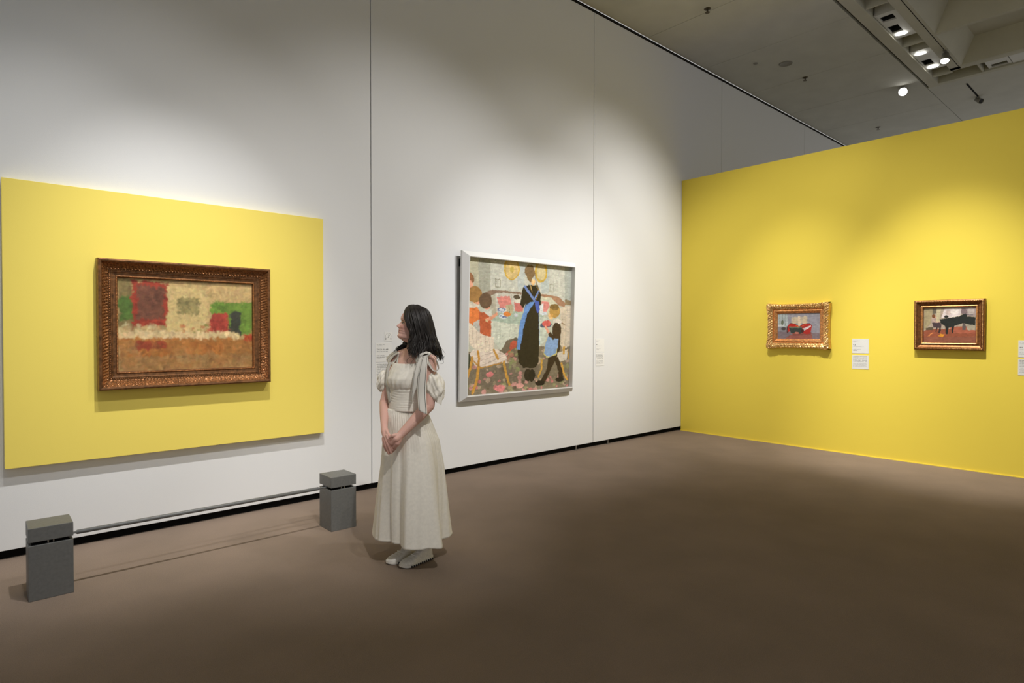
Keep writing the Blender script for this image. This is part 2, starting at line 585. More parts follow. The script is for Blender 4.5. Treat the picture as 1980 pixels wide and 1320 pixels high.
def beads(name, w, h, ins, out, r, pitch, m, parent, sq=(1, 1, 1)):
    mb = MB()
    W2, H2 = w - 2 * ins, h - 2 * ins
    for k in range(int(W2 / pitch)):
        x = -W2 / 2 + (k + .5) * W2 / int(W2 / pitch)
        for z in (ins, h - ins):
            mb.ball((x, -out, z), r, 6, 4, sq)
    for k in range(int(H2 / pitch)):
        z = ins + (k + .5) * H2 / int(H2 / pitch)
        for x in (-W2 / 2, W2 / 2):
            mb.ball((x, -out, z), r, 6, 4, (sq[2], sq[1], sq[0]))
    o = mb.build(name, m, parent, True)
    o['kind'] = 'stuff'
    return o


# ------------------------------------------------------------------ painted canvases: pigment on a fine grid
class Canvas:
    def __init__(self, H, Wd, base, seed, wob=5.0):
        self.H, self.W = H, Wd
        self.img = np.tile(lin(base), (H, Wd, 1))
        self.g = np.random.default_rng(seed)
        yy, xx = np.mgrid[0:H, 0:Wd]
        self.asp = Wd / H
        self.X = xx / (Wd - 1) * 1000
        self.Y = yy / (H - 1) * 1000          # 0 at the top
        c = (int(H / 6), int(Wd / 6))
        self.xw = self.X + wob * smooth_noise((H, Wd), c, seed + 1)
        self.yw = self.Y + wob * smooth_noise((H, Wd), c, seed + 2)
        self.br = smooth_noise((H, Wd), (int(H / 2.5), int(Wd / 7)), seed + 3)
        self.br2 = smooth_noise((H, Wd), (int(H / 10), int(Wd / 6)), seed + 4)

    def put(self, mask, col, var=0.08, a=1.0):
        c = np.asarray(col, float)
        v = (self.br * var * .45 + self.br2 * var * .35)[..., None]
        paint = lin(np.clip(c * (1 + v), 2, 252))
        mk = (mask * a)[..., None]
        self.img = self.img * (1 - mk) + paint * mk

    def poly(self, pts, col, var=0.08, a=1.0):
        x, y = self.xw, self.yw
        ins = np.zeros(x.shape, bool)
        n = len(pts)
        for i in range(n):
            x1, y1 = pts[i]; x2, y2 = pts[(i + 1) % n]
            if y1 == y2: continue
            c = ((y1 > y) != (y2 > y)) & (x < (x2 - x1) * (y - y1) / (y2 - y1) + x1)
            ins ^= c
        self.put(ins.astype(float), col, var, a)

    def ell(self, e, col, var=0.08, a=1.0, ring=0):
        cx, cy, rx, ry = e
        d = np.sqrt(((self.xw - cx) / rx) ** 2 + ((self.yw - cy) / ry) ** 2)
        mk = (d < 1).astype(float)
        if ring:
            mk *= (d > 1 - ring)
        self.put(mk, col, var, a)

    def line(self, pts, wd, col, var=0.08, a=1.0):
        mk = np.zeros(self.X.shape, bool)
        for (x1, y1), (x2, y2) in zip(pts[:-1], pts[1:]):
            dx, dy = (x2 - x1) * self.asp, y2 - y1
            px, py = (self.xw - x1) * self.asp, self.yw - y1
            t = np.clip((px * dx + py * dy) / (dx * dx + dy * dy + 1e-9), 0, 1)
            mk |= np.hypot(px - t * dx, py - t * dy) < wd / 2
        self.put(mk.astype(float), col, var, a)

    def blobs(self, region, n, cols, r0, r1, a=0.8, var=0.1):
        x0, x1, y0, y1 = region
        for _ in range(n):
            r = self.g.uniform(r0, r1)
            self.ell((self.g.uniform(x0, x1), self.g.uniform(y0, y1), r / self.asp, r * self.g.uniform(.5, 1)), cols[self.g.integers(len(cols))], var, a)

    def dabs(self, n, r0, r1, var):
        """short brush marks that pick up the colour under them and vary it"""
        H, Wd = self.H, self.W
        src = self.img.copy()
        for _ in range(n):
            cx, cy = self.g.integers(Wd), self.g.integers(H)
            L, w_ = self.g.uniform(r0, r1), self.g.uniform(r0, r1) * .4
            a = self.g.uniform(0, math.pi)
            k = int(L) + 2
            x0, x1, y0, y1 = max(cx - k, 0), min(cx + k + 1, Wd), max(cy - k, 0), min(cy + k + 1, H)
            yy, xx = np.mgrid[y0:y1, x0:x1]
            u = (xx - cx) * math.cos(a) + (yy - cy) * math.sin(a)
            v = -(xx - cx) * math.sin(a) + (yy - cy) * math.cos(a)
            m_ = ((u / L) ** 2 + (v / w_) ** 2 < 1)[..., None] * .6
            c = src[cy, cx] * (1 + self.g.normal(0, var)) * (1 + self.g.normal(0, var * .35, 3))
            self.img[y0:y1, x0:x1] = self.img[y0:y1, x0:x1] * (1 - m_) + np.clip(c, 0, .95) * m_

    def soften(self, n):
        for _ in range(n):
            p = np.pad(self.img, ((1, 1), (1, 1), (0, 0)), 'edge')
            self.img = (p[:-2, 1:-1] + p[2:, 1:-1] + p[1:-1, :-2] + p[1:-1, 2:] + 2 * p[1:-1, 1:-1]) / 6

    def build(self, name, w, h, z0, out, m, parent):
        H, Wd = self.H, self.W
        x = np.linspace(-w / 2, w / 2, Wd)
        z = np.linspace(z0 + h, z0, H)
        V = np.zeros((H, Wd, 3)); V[..., 0] = x[None, :]; V[..., 1] = -out; V[..., 2] = z[:, None]
        i = np.arange(H * Wd).reshape(H, Wd)
        F = np.stack([i[1:, :-1], i[1:, 1:], i[:-1, 1:], i[:-1, :-1]], -1).reshape(-1, 4)
        me = bpy.data.meshes.new(name)
        me.vertices.add(H * Wd); me.vertices.foreach_set('co', V.ravel())
        me.loops.add(F.size); me.loops.foreach_set('vertex_index', F.ravel().astype(np.int32))
        me.polygons.add(len(F)); me.polygons.foreach_set('loop_start', np.arange(0, F.size, 4, dtype=np.int32))
        me.update(calc_edges=True)
        at = me.attributes.new('Col', 'FLOAT_COLOR', 'POINT')
        g = self.img * (1 + 0.03 * self.g.standard_normal((H, Wd, 1)))
        c = np.concatenate([np.clip(g, 0, 1), np.ones((H, Wd, 1))], -1)
        at.data.foreach_set('color', c.ravel().astype(np.float32))
        me.materials.append(m)
        return link(name, me, parent)


M_canvas = attr_mat('oil_paint', 0.42, 0.35, bump=0.15)
M_bronze = mat('dark_bronze_gilding', (116, 80, 50), 0.36, 0.55, var=0.25, scale=40)
M_bronze2 = mat('bronze_relief', (140, 97, 60), 0.34, 0.6, var=0.35, scale=90)
M_gold = mat('worn_gold_leaf', (214, 150, 92), 0.36, 0.72, var=0.2, scale=60)
M_gold2 = mat('bright_gold_relief', (226, 166, 108), 0.34, 0.72, var=0.28, scale=120)
M_umber = mat('umber_gilding', (128, 84, 48), 0.38, 0.7, var=0.22, scale=50)
M_wframe = mat('white_frame_lacquer', (226, 226, 224), 0.35, spec=0.4)
M_backing = mat('frame_backing', (70, 58, 44), 0.8)


def wall_thing(name, label, cat, loc, rotz=0, tilt=0.0, group=None):
    t = thing(name, label, cat, loc, rotz, group)
    if tilt:
        t.rotation_euler = (tilt, 0, rotz)
    return t


# --- picture 1: bronze frame on the yellow board, plain generic canvas in the same colours
w1, h1 = 1.155, 0.905
t = wall_thing('framed_painting', 'large dark bronze framed painting in red, green and brown on the yellow board', 'painting', (1.2045, -0.0605, 1.067), 0, 0.0, 'framed paintings on the gallery walls')
frame_mesh('frame', w1, h1, [(0, 0), (0, .066), (.004, .080), (.012, .086), (.020, .084), (.024, .078)], M_bronze, t)


def leaf(s, L, j, side):
    if j in (0, 6): return 0, 0
    k = math.sin(2 * math.pi * s / 0.021 + j * 0.9)
    return 0.0, 0.0042 * k * (1 if j % 2 else .6)


frame_mesh('leaf_moulding', w1, h1, [(.024, .078), (.028, .070), (.034, .060), (.042, .051), (.051, .044), (.060, .039), (.066, .037)], M_bronze2, t, leaf, 0.0042)
frame_mesh('inner_moulding', w1, h1, [(.066, .037), (.070, .030), (.078, .030), (.081, .034), (.086, .034), (.092, .028), (.108, .026), (.113, .030), (.119, .030), (.124, .020), (.126, .010)], M_bronze, t)
beads('beading', w1, h1, .0745, .0305, .0045, .0125, M_bronze2, t, (1.3, 1, 1))
beads('pearl_beading', w1, h1, .1165, .031, .0032, .0085, M_gold, t)
cv = Canvas(200, 300, (176, 146, 98), 11, 7)
cv.poly([(0, 0), (1000, 0), (1000, 560), (0, 560)], (186, 158, 108), .1)
cv.poly([(0, 20), (90, 20), (90, 520), (0, 540)], (128, 112, 72), .14)
cv.poly([(10, 200), (95, 190), (95, 450), (10, 470)], (84, 108, 52), .15)
cv.poly([(95, 20), (350, 30), (345, 520), (90, 520)], (150, 62, 46), .14)
cv.poly([(130, 70), (320, 80), (316, 440), (128, 440)], (112, 72, 56), .2)
cv.poly([(340, 60), (640, 80), (640, 560), (330, 560)], (196, 172, 118), .1)
cv.poly([(410, 190), (580, 190), (580, 380), (410, 380)], (140, 128, 84), .2)
cv.poly([(660, 230), (1000, 220), (1000, 600), (660, 600)], (104, 132, 56), .15)
cv.poly([(660, 360), (800, 350), (815, 620), (650, 620)], (160, 66, 54), .15)
cv.poly([(815, 330), (905, 330), (905, 620), (815, 620)], (62, 64, 54), .15)
cv.poly([(930, 610), (1000, 600), (1000, 800), (920, 800)], (170, 74, 44), .15)
cv.poly([(0, 560), (860, 575), (900, 650), (0, 650)], (206, 180, 134), .1)
cv.poly([(0, 645), (900, 650), (890, 675), (0, 672)], (170, 112, 58), .1)
cv.poly([(0, 672), (1000, 680), (1000, 1000), (0, 1000)], (158, 108, 58), .14)
cv.poly([(60, 690), (760, 690), (760, 830), (60, 840)], (166, 106, 54), .14)
cv.poly([(110, 680), (330, 680), (320, 760), (110, 770)], (140, 66, 44), .15)
cv.poly([(0, 850), (1000, 830), (1000, 1000), (0, 1000)], (152, 114, 70), .15)
cv.blobs((40, 330, 500, 600), 26, [(196, 180, 136), (170, 150, 104), (150, 130, 90)], 14, 30, .8)
cv.blobs((420, 700, 470, 600), 22, [(180, 110, 70), (120, 120, 60), (200, 176, 126)], 12, 26, .8)
cv.blobs((0, 1000, 690, 1000), 60, [(170, 120, 66), (140, 98, 56), (160, 128, 84)], 30, 90, .35)
cv.dabs(4200, 3.0, 8.0, .13)
cv.soften(2)
cv.build('canvas', w1 - .25, h1 - .25, .125, .012, M_canvas, t)

# --- picture 2: white frame, leaning forward
w2, h2 = 1.707, 1.56
t = wall_thing('framed_painting', 'large white framed painting of a woman in black and blue apron with children at breakfast', 'painting', (4.587, -0.012, 0.747), 0, math.radians(1.75), 'framed paintings on the gallery walls')
frame_mesh('frame', w2, h2, [(.006, .004), (0, .010), (0, .034), (.004, .040), (.052, .092), (.057, .094), (.061, .092), (.061, .034)], M_wframe, t)
MB().box(-w2 / 2 + .03, w2 / 2 - .03, -.03, -.002, .03, h2 - .03).build('backing', M_backing, t)
for sx in (-1, 1):
    MB().box(sx * (w2 / 2 - .02) - .012, sx * (w2 / 2 - .02) + .012, -.004, .03, h2 - .16, h2 - .08).build('hanging_bracket', M_black, t)
cv = Canvas(300, 320, (190, 190, 172), 21, 2.2)
cv.poly([(0, 7), (100, 0), (107, 290), (6, 279)], (190,186,160))
cv.poly([(95, 8), (199, 9), (205, 243), (110, 271)], (166,166,150))
cv.poly([(199, 2), (924, 5), (935, 284), (681, 245), (205, 228)], (196,196,182))
cv.poly([(445, 3), (521, -3), (515, 210), (451, 213)], (186,192,186))
cv.poly([(673, 7), (762, 11), (756, 221), (680, 224)], (182,190,184))
cv.poly([(921, 0), (1012, -1), (1009, 287), (932, 281)], (172,176,164))
cv.poly([(127, 270), (205, 226), (490, 230), (490, 248), (255, 247), (173, 288)], (140,116,98))
cv.poly([(681, 237), (826, 244), (884, 259), (936, 295), (933, 338), (857, 315), (788, 262), (681, 255)], (168,126,96))
cv.poly([(935, 270), (1001, 275), (1000, 318), (933, 313)], (142,122,88))
cv.ell((393, 54, 73, 89), (204,166,58))
cv.ell((394, 58, 58, 75), (214,186,122))
cv.ell((394, 62, 20, 24), (196,172,84))
cv.ell((677, 58, 63, 87), (204,168,62))
cv.ell((677, 61, 46, 67), (206,190,140))
cv.line([(250, 144), (288, 145), (290, 203), (251, 202), (250, 144)], 6, (140,138,116))
cv.line([(768, 153), (806, 154), (808, 213), (770, 212), (768, 153)], 5, (152,150,130))
cv.poly([(220, 286), (257, 243), (490, 248), (496, 435), (242, 437)], (200,196,182))
cv.line([(392, 251), (393, 376)], 5, (170,166,150))
cv.poly([(682, 257), (787, 260), (850, 316), (776, 400), (686, 391)], (206,204,176))
cv.poly([(209, 282), (249, 251), (259, 398), (242, 437), (207, 438)], (176,170,150))
cv.poly([(262, 275), (377, 264), (399, 325), (343, 357), (288, 358)], (214,132,122))
cv.poly([(422, 305), (453, 289), (504, 287), (507, 363), (459, 463), (418, 458), (431, 395)], (206,116,108))
cv.poly([(428, 274), (491, 272), (492, 313), (429, 314)], (212,206,190))
cv.ell((444, 270, 31, 19), (84,72,58))
cv.poly([(687, 289), (758, 295), (776, 326), (734, 385), (690, 375)], (220,138,130))
cv.ell((464, 433, 263, 53), (168,184,166))
cv.poly([(215, 449), (285, 466), (459, 481), (481, 588), (387, 588), (305, 673), (265, 634), (218, 575)], (204,208,190))
cv.line([(298, 486), (295, 615)], 10, (184,190,172))
cv.line([(390, 486), (386, 571)], 10, (190,196,178))
cv.poly([(656, 423), (763, 416), (745, 517), (739, 612), (685, 648), (672, 642)], (198,206,190))
cv.ell((307, 377, 37, 19), (206,214,220))
cv.ell((307, 371, 37, 14), (86,104,150), ring=.3)
cv.ell((323, 422, 40, 18), (206,214,220))
cv.line([(294, 425), (352, 424)], 8, (74,92,142))
cv.ell((357, 402, 35, 18), (222,132,54))
cv.poly([(342, 337), (404, 325), (418, 365), (400, 405), (356, 381)], (184,174,140))
cv.line([(373, 336), (381, 396)], 6, (120,112,84))
cv.ell((438, 410, 18, 14), (196,200,204))
cv.ell((709, 391, 36, 14), (206,214,220))
cv.poly([(670, 329), (706, 307), (704, 391), (677, 391)], (220,222,220))
cv.poly([(-10, 686), (1075, 639), (1097, 1155), (-68, 1054)], (128,116,94))
cv.poly([(310, 673), (362, 604), (449, 579), (488, 598), (486, 741), (366, 737)], (118,106,86))
cv.poly([(388, 627), (425, 601), (458, 614), (445, 660), (404, 674), (366, 722), (343, 706), (389, 677)], (186,84,60))
cv.poly([(380, 798), (520, 804), (680, 811), (658, 947), (155, 945), (83, 824)], (122,110,92))
cv.blobs((1, 1000, 686, 1000), 70, [(200,140,132), (146,144,98), (170,150,120), (110,96,76), (184,160,136)], 10, 26)
cv.blobs((6, 1000, 897, 1000), 60, [(210,150,140), (206,120,118), (150,150,104), (180,160,130), (96,84,66)], 10, 24)
cv.blobs((364, 496, 667, 844), 16, [(140,146,96), (176,120,100), (150,140,110)], 10, 24)
cv.ell((212, 855, 33, 20), (214,124,122))
cv.ell((305, 965, 44, 26), (222,134,132))
cv.ell((493, 958, 38, 20), (216,156,144))
cv.poly([(-4, 696), (41, 697), (43, 822), (-2, 829)], (62,66,50))
cv.ell((26, 156, 40, 45), (152,106,70))
cv.ell((23, 201, 32, 37), (234,168,140))
cv.poly([(2, 251), (29, 236), (21, 345), (0, 355)], (202,108,60))
cv.poly([(0, 366), (89, 354), (130, 400), (132, 482), (69, 487), (30, 496), (23, 668), (-5, 658)], (226,124,56))
cv.ell((88, 314, 35, 24), (230,160,122))
cv.ell((70, 267, 64, 59), (166,124,68))
cv.ell((63, 346, 49, 15), (216,206,186))
cv.poly([(109, 389), (182, 399), (215, 459), (218, 573), (128, 576), (110, 439)], (192,94,54))
cv.ell((175, 356, 28, 16), (226,150,122))
cv.ell((165, 307, 55, 57), (108,84,64))
cv.poly([(118, 371), (217, 374), (230, 437), (177, 409)], (204,204,190))
cv.line([(175, 450), (218, 435), (262, 407)], 26, (226,156,122))
cv.line([(168, 448), (184, 465)], 10, (228,206,150))
cv.poly([(58, 477), (114, 446), (124, 549), (93, 525)], (190,186,176))
cv.poly([(10, 466), (50, 479), (101, 537), (160, 566), (240, 579), (249, 666), (184, 686), (100, 676), (36, 632)], (226,210,188))
for a_, b_ in [((24, 496), (38, 620)), ((87, 535), (104, 668)), ((128, 559), (139, 676)), ((167, 574), (174, 682)), ((204, 579), (209, 675)), ((58, 506), (69, 645))]: cv.line([a_, b_], 3.0, (176,148,130), a=.7)
cv.poly([(38, 697), (70, 665), (184, 688), (266, 664), (356, 715), (370, 780), (305, 767), (140, 809), (79, 780)], (222,206,190))
for a_, b_ in [((139, 788), (353, 716)), ((116, 758), (316, 695)), ((92, 728), (267, 684)), ((186, 798), (364, 752))]: cv.line([a_, b_], 4.1, (160,136,124), a=.7)
cv.line([(58, 726), (46, 808), (1, 901)], 22, (198,146,58))
cv.line([(112, 806), (105, 883), (69, 983)], 25, (204,150,58))
cv.line([(339, 771), (352, 837), (392, 943)], 23, (200,150,60))
cv.line([(105, 682), (117, 728), (114, 794)], 19, (200,144,54))
cv.line([(245, 674), (283, 742)], 20, (196,146,64))
cv.line([(49, 731), (134, 805), (318, 773)], 9, (190,140,62))
cv.poly([(501, 193), (552, 170), (648, 169), (680, 245), (685, 326), (657, 331), (671, 538), (674, 779), (640, 825), (521, 817), (476, 777), (463, 689), (496, 435), (531, 312), (509, 355), (475, 325)], (50,44,30))
cv.line([(572, 172), (591, 223)], 7, (196,160,90))
cv.ell((600, 147, 19, 24), (234,188,128))
cv.ell((565, 67, 50, 55), (132,106,72))
cv.poly([(531, 103), (589, 100), (581, 151), (551, 137)], (140,112,72))
cv.line([(615, 72), (631, 154), (657, 215), (635, 278)], 7, (150,118,60))
cv.line([(522, 186), (625, 297)], 20, (114,140,198))
cv.line([(655, 217), (619, 274)], 14, (112,140,196))
cv.poly([(574, 302), (620, 299), (549, 393), (514, 516), (486, 678), (455, 675), (477, 476), (529, 330)], (102,146,206))
cv.poly([(614, 285), (663, 298), (674, 360), (647, 394), (624, 330)], (68,92,176))
cv.line([(663, 391), (677, 643)], 6, (120,146,186))
cv.ell((567, 877, 36, 49), (54,46,34))
cv.ell((607, 881, 33, 51), (46,40,30))
cv.poly([(884, 347), (944, 322), (1010, 320), (1001, 654), (917, 682), (882, 603), (900, 528)], (204,190,166))
for a_, b_ in [((919, 430), (921, 669)), ((946, 365), (950, 670)), ((978, 452), (979, 648))]: cv.line([a_, b_], 3.0, (178,150,124), a=.7)
cv.line([(891, 463), (935, 474)], 8, (130,100,70))
cv.poly([(858, 711), (980, 681), (969, 774), (886, 782)], (206,196,178))
cv.line([(936, 669), (937, 713)], 22, (204,156,60))
cv.line([(703, 768), (702, 839), (672, 898)], 17, (206,156,58))
cv.line([(916, 800), (936, 877), (977, 937)], 20, (214,160,60))
cv.line([(980, 687), (988, 764)], 11, (200,150,62))
cv.ell((737, 482, 61, 21), (84,96,116))
cv.ell((744, 470, 46, 26), (214,96,88))
cv.line([(735, 498), (776, 553)], 20, (230,160,130))
cv.ell((787, 408, 31, 28), (236,192,128))
cv.ell((828, 367, 56, 55), (186,146,72))
cv.ell((824, 335, 46, 26), (132,104,54))
cv.ell((797, 405, 18, 12), (214,160,80))
cv.ell((857, 455, 46, 24), (222,212,198))
cv.poly([(758, 575), (884, 566), (890, 647), (858, 722), (796, 752), (749, 745), (721, 715), (729, 644)], (212,200,120))
cv.poly([(761, 575), (878, 569), (881, 647), (844, 713), (788, 741), (757, 736), (727, 709), (733, 644)], (132,164,204))
cv.poly([(875, 571), (895, 560), (894, 679), (859, 732)], (66,52,34))
cv.ell((854, 528, 49, 67), (70,52,36))
cv.line([(782, 559), (819, 585)], 35, (70,52,36))
cv.poly([(767, 747), (872, 722), (859, 754), (792, 859), (747, 942), (685, 949), (757, 841)], (60,46,32))
cv.poly([(831, 753), (876, 744), (921, 854), (935, 921), (883, 923), (881, 863)], (60,46,32))
cv.ell((693, 948, 49, 22), (42,34,28))
cv.ell((895, 932, 44, 18), (46,38,30))
cv.dabs(6500, 1.0, 2.8, .16)
cv.img = cv.img * .93 + cv.img.mean(-1, keepdims=True) * .07
cv.build('canvas', w2 - .12, h2 - .12, .06, .036, M_canvas, t)

# --- picture 3: ornate gold frame on the yellow wall
RZ = -math.pi / 2
w3, h3 = 0.775, 0.575
t = wall_thing('framed_painting', 'small ornate gold framed painting of a red sofa on the yellow wall', 'painting', (XW - .001, -1.724, 1.260), RZ, 0.0, 'framed paintings on the gallery walls')


def rococo(s, L, j, side):
    if j in (0, 1): return -0.014 * max(0, 1 - min(s, L - s) / .13) ** .5 * 1.0, 0.0
    e = min(s, L - s)
    corner = max(0, 1 - e / .14) ** .5
    k = math.sin(2 * math.pi * s / 0.052 + j * 1.2) * math.cos(2 * math.pi * s / 0.11 + j * .5) + .25 * math.sin(2 * math.pi * s / .026 + j * 2.1)
    return -0.014 * corner * (1 if j < 4 else 0), (0.007 * k + 0.010 * corner) * (1 if j < 8 else 0)


frame_mesh('carved_moulding', w3, h3, [(.004, 0), (.002, .02), (.006, .05), (.014, .062), (.024, .066), (.036, .062), (.048, .056), (.060, .050), (.070, .046)], M_gold2, t, rococo, 0.006)
frame_mesh('inner_moulding', w3, h3, [(.070, .046), (.074, .036), (.084, .040), (.094, .044), (.104, .038), (.114, .026), (.122, .020), (.126, .012)], M_gold, t)
beads('leaf_beading', w3, h3, .042, .060, .008, .021, M_gold2, t, (1.5, 1, .9))
for sx in (-1, 1):
    for sz in (0, 1):
        m = MB()
        cx, cz = sx * (w3 / 2 - .04), .04 + sz * (h3 - .08)
        for k in range(9):
            a = math.pi * k / 8 - math.pi / 2 + (0 if sx > 0 else math.pi)
            for rad in (.028, .046):
                m.ball((cx + rad * math.cos(a) * .9, -.066, cz + rad * math.sin(a) * .9), .009, 6, 4, (1, .8, 1))
        m.ball((cx, -.068, cz), .018, 8, 5, (1.2, .7, 1))
        m.build('corner_scroll', M_gold2, t, True)
cv = Canvas(110, 160, (150, 148, 158), 31, 4.5)
cv.poly([(0, 0), (1000, 0), (1001, 784), (0, 727)], (152,150,160))
cv.poly([(0, 30), (238, 19), (246, 530), (8, 528)], (176,186,188))
for a_, b_ in [((41, 30), (44, 479)), ((123, 43), (120, 380)), ((181, 31), (185, 480))]: cv.line([a_, b_], 19.9, (130,138,132), a=.7)
cv.ell((115, 355, 36, 100), (104,112,96))
cv.poly([(8, 454), (156, 442), (156, 504), (16, 516)], (206,210,210))
cv.poly([(0, 528), (238, 530), (237, 729), (0, 727)], (136,134,142))
cv.poly([(336, 156), (715, 134), (714, 383), (336, 411)], (196,182,160))
cv.line([(520, 157), (525, 482)], 90, (226,204,178))
cv.line([(657, 146), (657, 383)], 100, (212,194,164))
cv.line([(419, 169), (418, 381)], 75, (208,192,164))
cv.poly([(0, 715), (1001, 771), (1000, 1007), (0, 1000)], (128,114,120))
cv.poly([(303, 853), (812, 782), (844, 1006), (188, 1001)], (152,94,84))
cv.poly([(369, 730), (812, 733), (795, 857), (368, 879)], (140,80,72))
cv.ell((147, 604, 59, 70), (74,70,70))
cv.line([(188, 554), (237, 778)], 20, (90,80,78))
cv.poly([(234, 530), (287, 410), (344, 376), (443, 419), (520, 531), (525, 656), (254, 729)], (188,44,34))
cv.poly([(525, 536), (607, 420), (763, 391), (826, 479), (787, 795), (697, 836), (582, 756)], (178,48,42))
cv.line([(287, 430), (344, 388), (443, 426), (517, 531), (607, 432), (763, 403), (816, 483)], 22, (120,28,28))
cv.line([(435, 456), (500, 531)], 35, (222,96,40))
cv.line([(599, 495), (698, 420)], 30, (214,84,48))
cv.poly([(270, 542), (590, 544), (608, 731), (541, 810), (319, 754)], (56,64,60))
cv.poly([(284, 513), (602, 532), (582, 577), (284, 575)], (116,116,92))
cv.poly([(595, 612), (788, 473), (803, 523), (631, 701)], (226,206,206))
cv.line([(238, 530), (246, 754)], 40, (96,40,36))
cv.ell((467, 767, 49, 35), (208,130,110))
cv.ell((607, 694, 33, 75), (70,40,38))
cv.dabs(1500, 1.0, 2.4, .13)
cv.build('canvas', w3 - .25, h3 - .25, .125, .014, M_canvas, t)

# --- picture 4: umber frame with an outer row of beads
w4, h4 = 0.632, 0.545
t = wall_thing('framed_painting', 'small dark brown framed painting of a grand piano on the yellow wall', 'painting', (XW - .001, -3.323, 1.276), RZ, 0.0, 'framed paintings on the gallery walls')
frame_mesh('frame', w4, h4, [(0, 0), (0, .05), (.004, .060), (.014, .064), (.020, .056), (.034, .040), (.050, .030), (.060, .028), (.066, .034), (.076, .032), (.082, .022), (.084, .012)], M_umber, t)
beads('beading', w4, h4, .018, .062, .0055, .0145, M_gold2, t, (1.2, 1, 1))
frame_mesh('slip', w4, h4, [(.064, .0345), (.070, .037), (.076, .0335), (.078, .026)], M_gold, t)
cv = Canvas(110, 160, (172, 158, 140), 41, 4.5)
cv.poly([(0, 0), (1000, 0), (994, 695), (-1, 715)], (176,160,142))
cv.poly([(0, 0), (184, 0), (138, 474), (12, 649)], (166,152,118))
cv.poly([(169, 34), (251, 26), (251, 162), (176, 182)], (112,104,88))
cv.line([(304, 28), (272, 411)], 111, (196,184,150))
cv.poly([(408, 36), (571, 26), (719, 32), (723, 224), (480, 294), (347, 290)], (222,208,206))
cv.ell((481, 148, 58, 66), (206,186,178))
cv.ell((607, 118, 88, 89), (232,222,216))
cv.poly([(719, 21), (1000, 9), (1000, 278), (774, 226)], (168,152,148))
cv.ell((783, 125, 58, 89), (130,112,114))
cv.ell((907, 118, 58, 111), (182,170,164))
cv.line([(767, 203), (948, 231)], 20, (90,80,86))
cv.poly([(-1, 671), (153, 608), (1003, 619), (1000, 1017), (0, 1000)], (152,86,62))
cv.poly([(506, 551), (1012, 543), (1007, 738), (591, 729)], (176,100,76))
cv.poly([(0, 847), (998, 824), (1000, 1017), (0, 1000)], (146,90,70))
cv.poly([(49, 583), (183, 564), (197, 642), (49, 650)], (96,84,66))
cv.poly([(827, 472), (1006, 499), (1002, 651), (852, 648)], (168,160,140))
cv.line([(487, 306), (701, 234)], 22, (234,224,210))
cv.ell((443, 264, 41, 40), (52,50,46))
cv.poly([(317, 341), (450, 309), (685, 263), (807, 177), (846, 262), (992, 295), (990, 516), (884, 495), (769, 448), (594, 531), (506, 577), (419, 531), (331, 439)], (42,46,43))
cv.poly([(423, 516), (494, 551), (472, 774), (443, 773)], (40,42,40))
cv.poly([(547, 526), (603, 514), (579, 733), (562, 732)], (44,44,40))
cv.poly([(762, 448), (815, 471), (816, 651), (748, 650)], (98,88,86))
cv.poly([(151, 299), (231, 297), (257, 437), (183, 464)], (174,152,142))
cv.ell((198, 247, 38, 58), (120,76,46))
cv.ell((231, 279, 15, 35), (214,160,136))
cv.line([(220, 398), (309, 423)], 27, (206,164,146))
cv.poly([(168, 435), (319, 430), (367, 507), (337, 591), (190, 569)], (76,62,66))
cv.line([(264, 578), (249, 688)], 31, (56,46,46))
cv.line([(330, 568), (312, 722)], 40, (56,46,46))
cv.poly([(282, 809), (332, 753), (419, 768), (372, 846)], (226,152,52))
cv.poly([(67, 831), (168, 719), (204, 720), (123, 810)], (222,140,84))
cv.line([(360, 525), (403, 614)], 11, (190,180,170))
cv.dabs(1500, 1.0, 2.4, .13)
cv.build('canvas', w4 - .166, h4 - .166, .083, .014, M_canvas, t)

# ------------------------------------------------------------------ wall labels and the audio guide sign
M_card = mat('label_card', (226, 226, 222), 0.6)
M_card2 = mat('label_card_wall', (232, 232, 230), 0.6)
M_ink = mat('label_ink', (92, 92, 94), 0.8)
M_ink2 = mat('label_ink_pale', (150, 150, 152), 0.8)


def glyph_rows(m, x0, z, width, size, weight, g, gap=0.0):
    """one row of tiny upright characters built of strokes"""
    x = x0
    while x < x0 + width - size * .8:
        if g.random() < gap:
            x += size
            continue
        for _ in range(3):
            if g.random() < .5:
                zz = z + g.uniform(.1, .9) * size
                m.box(x + .05 * size, x + .85 * size, -.0026, -.0018, zz - weight / 2, zz + weight / 2)
            else:
                xx = x + g.uniform(.15, .8) * size
                m.box(xx - weight / 2, xx + weight / 2, -.0026, -.0018, z + .05 * size, z + .95 * size)
        x += size * 1.06


def label(lab, loc, w, h, rows, rotz=0, seed=1, group='printed labels beside the paintings', card=None, split=None):
    t = thing('wall_label', lab, 'label', loc, rotz, group)
    g = np.random.default_rng(seed)
    MB().box(-w / 2, w / 2, -.002, 0, 0, h).build('card', card or M_card, t)
    dk, pl = MB(), MB()
    for (z, wd, size, wt, dark, gap) in rows:
        glyph_rows(dk if dark else pl, -w / 2 + .011, z, wd, size, wt, g, gap)
    if dk.v:
        o = dk.build('dark_lettering', M_ink, t); o['kind'] = 'stuff'
    if pl.v:
        o = pl.build('pale_lettering', M_ink2, t); o['kind'] = 'stuff'
    return t


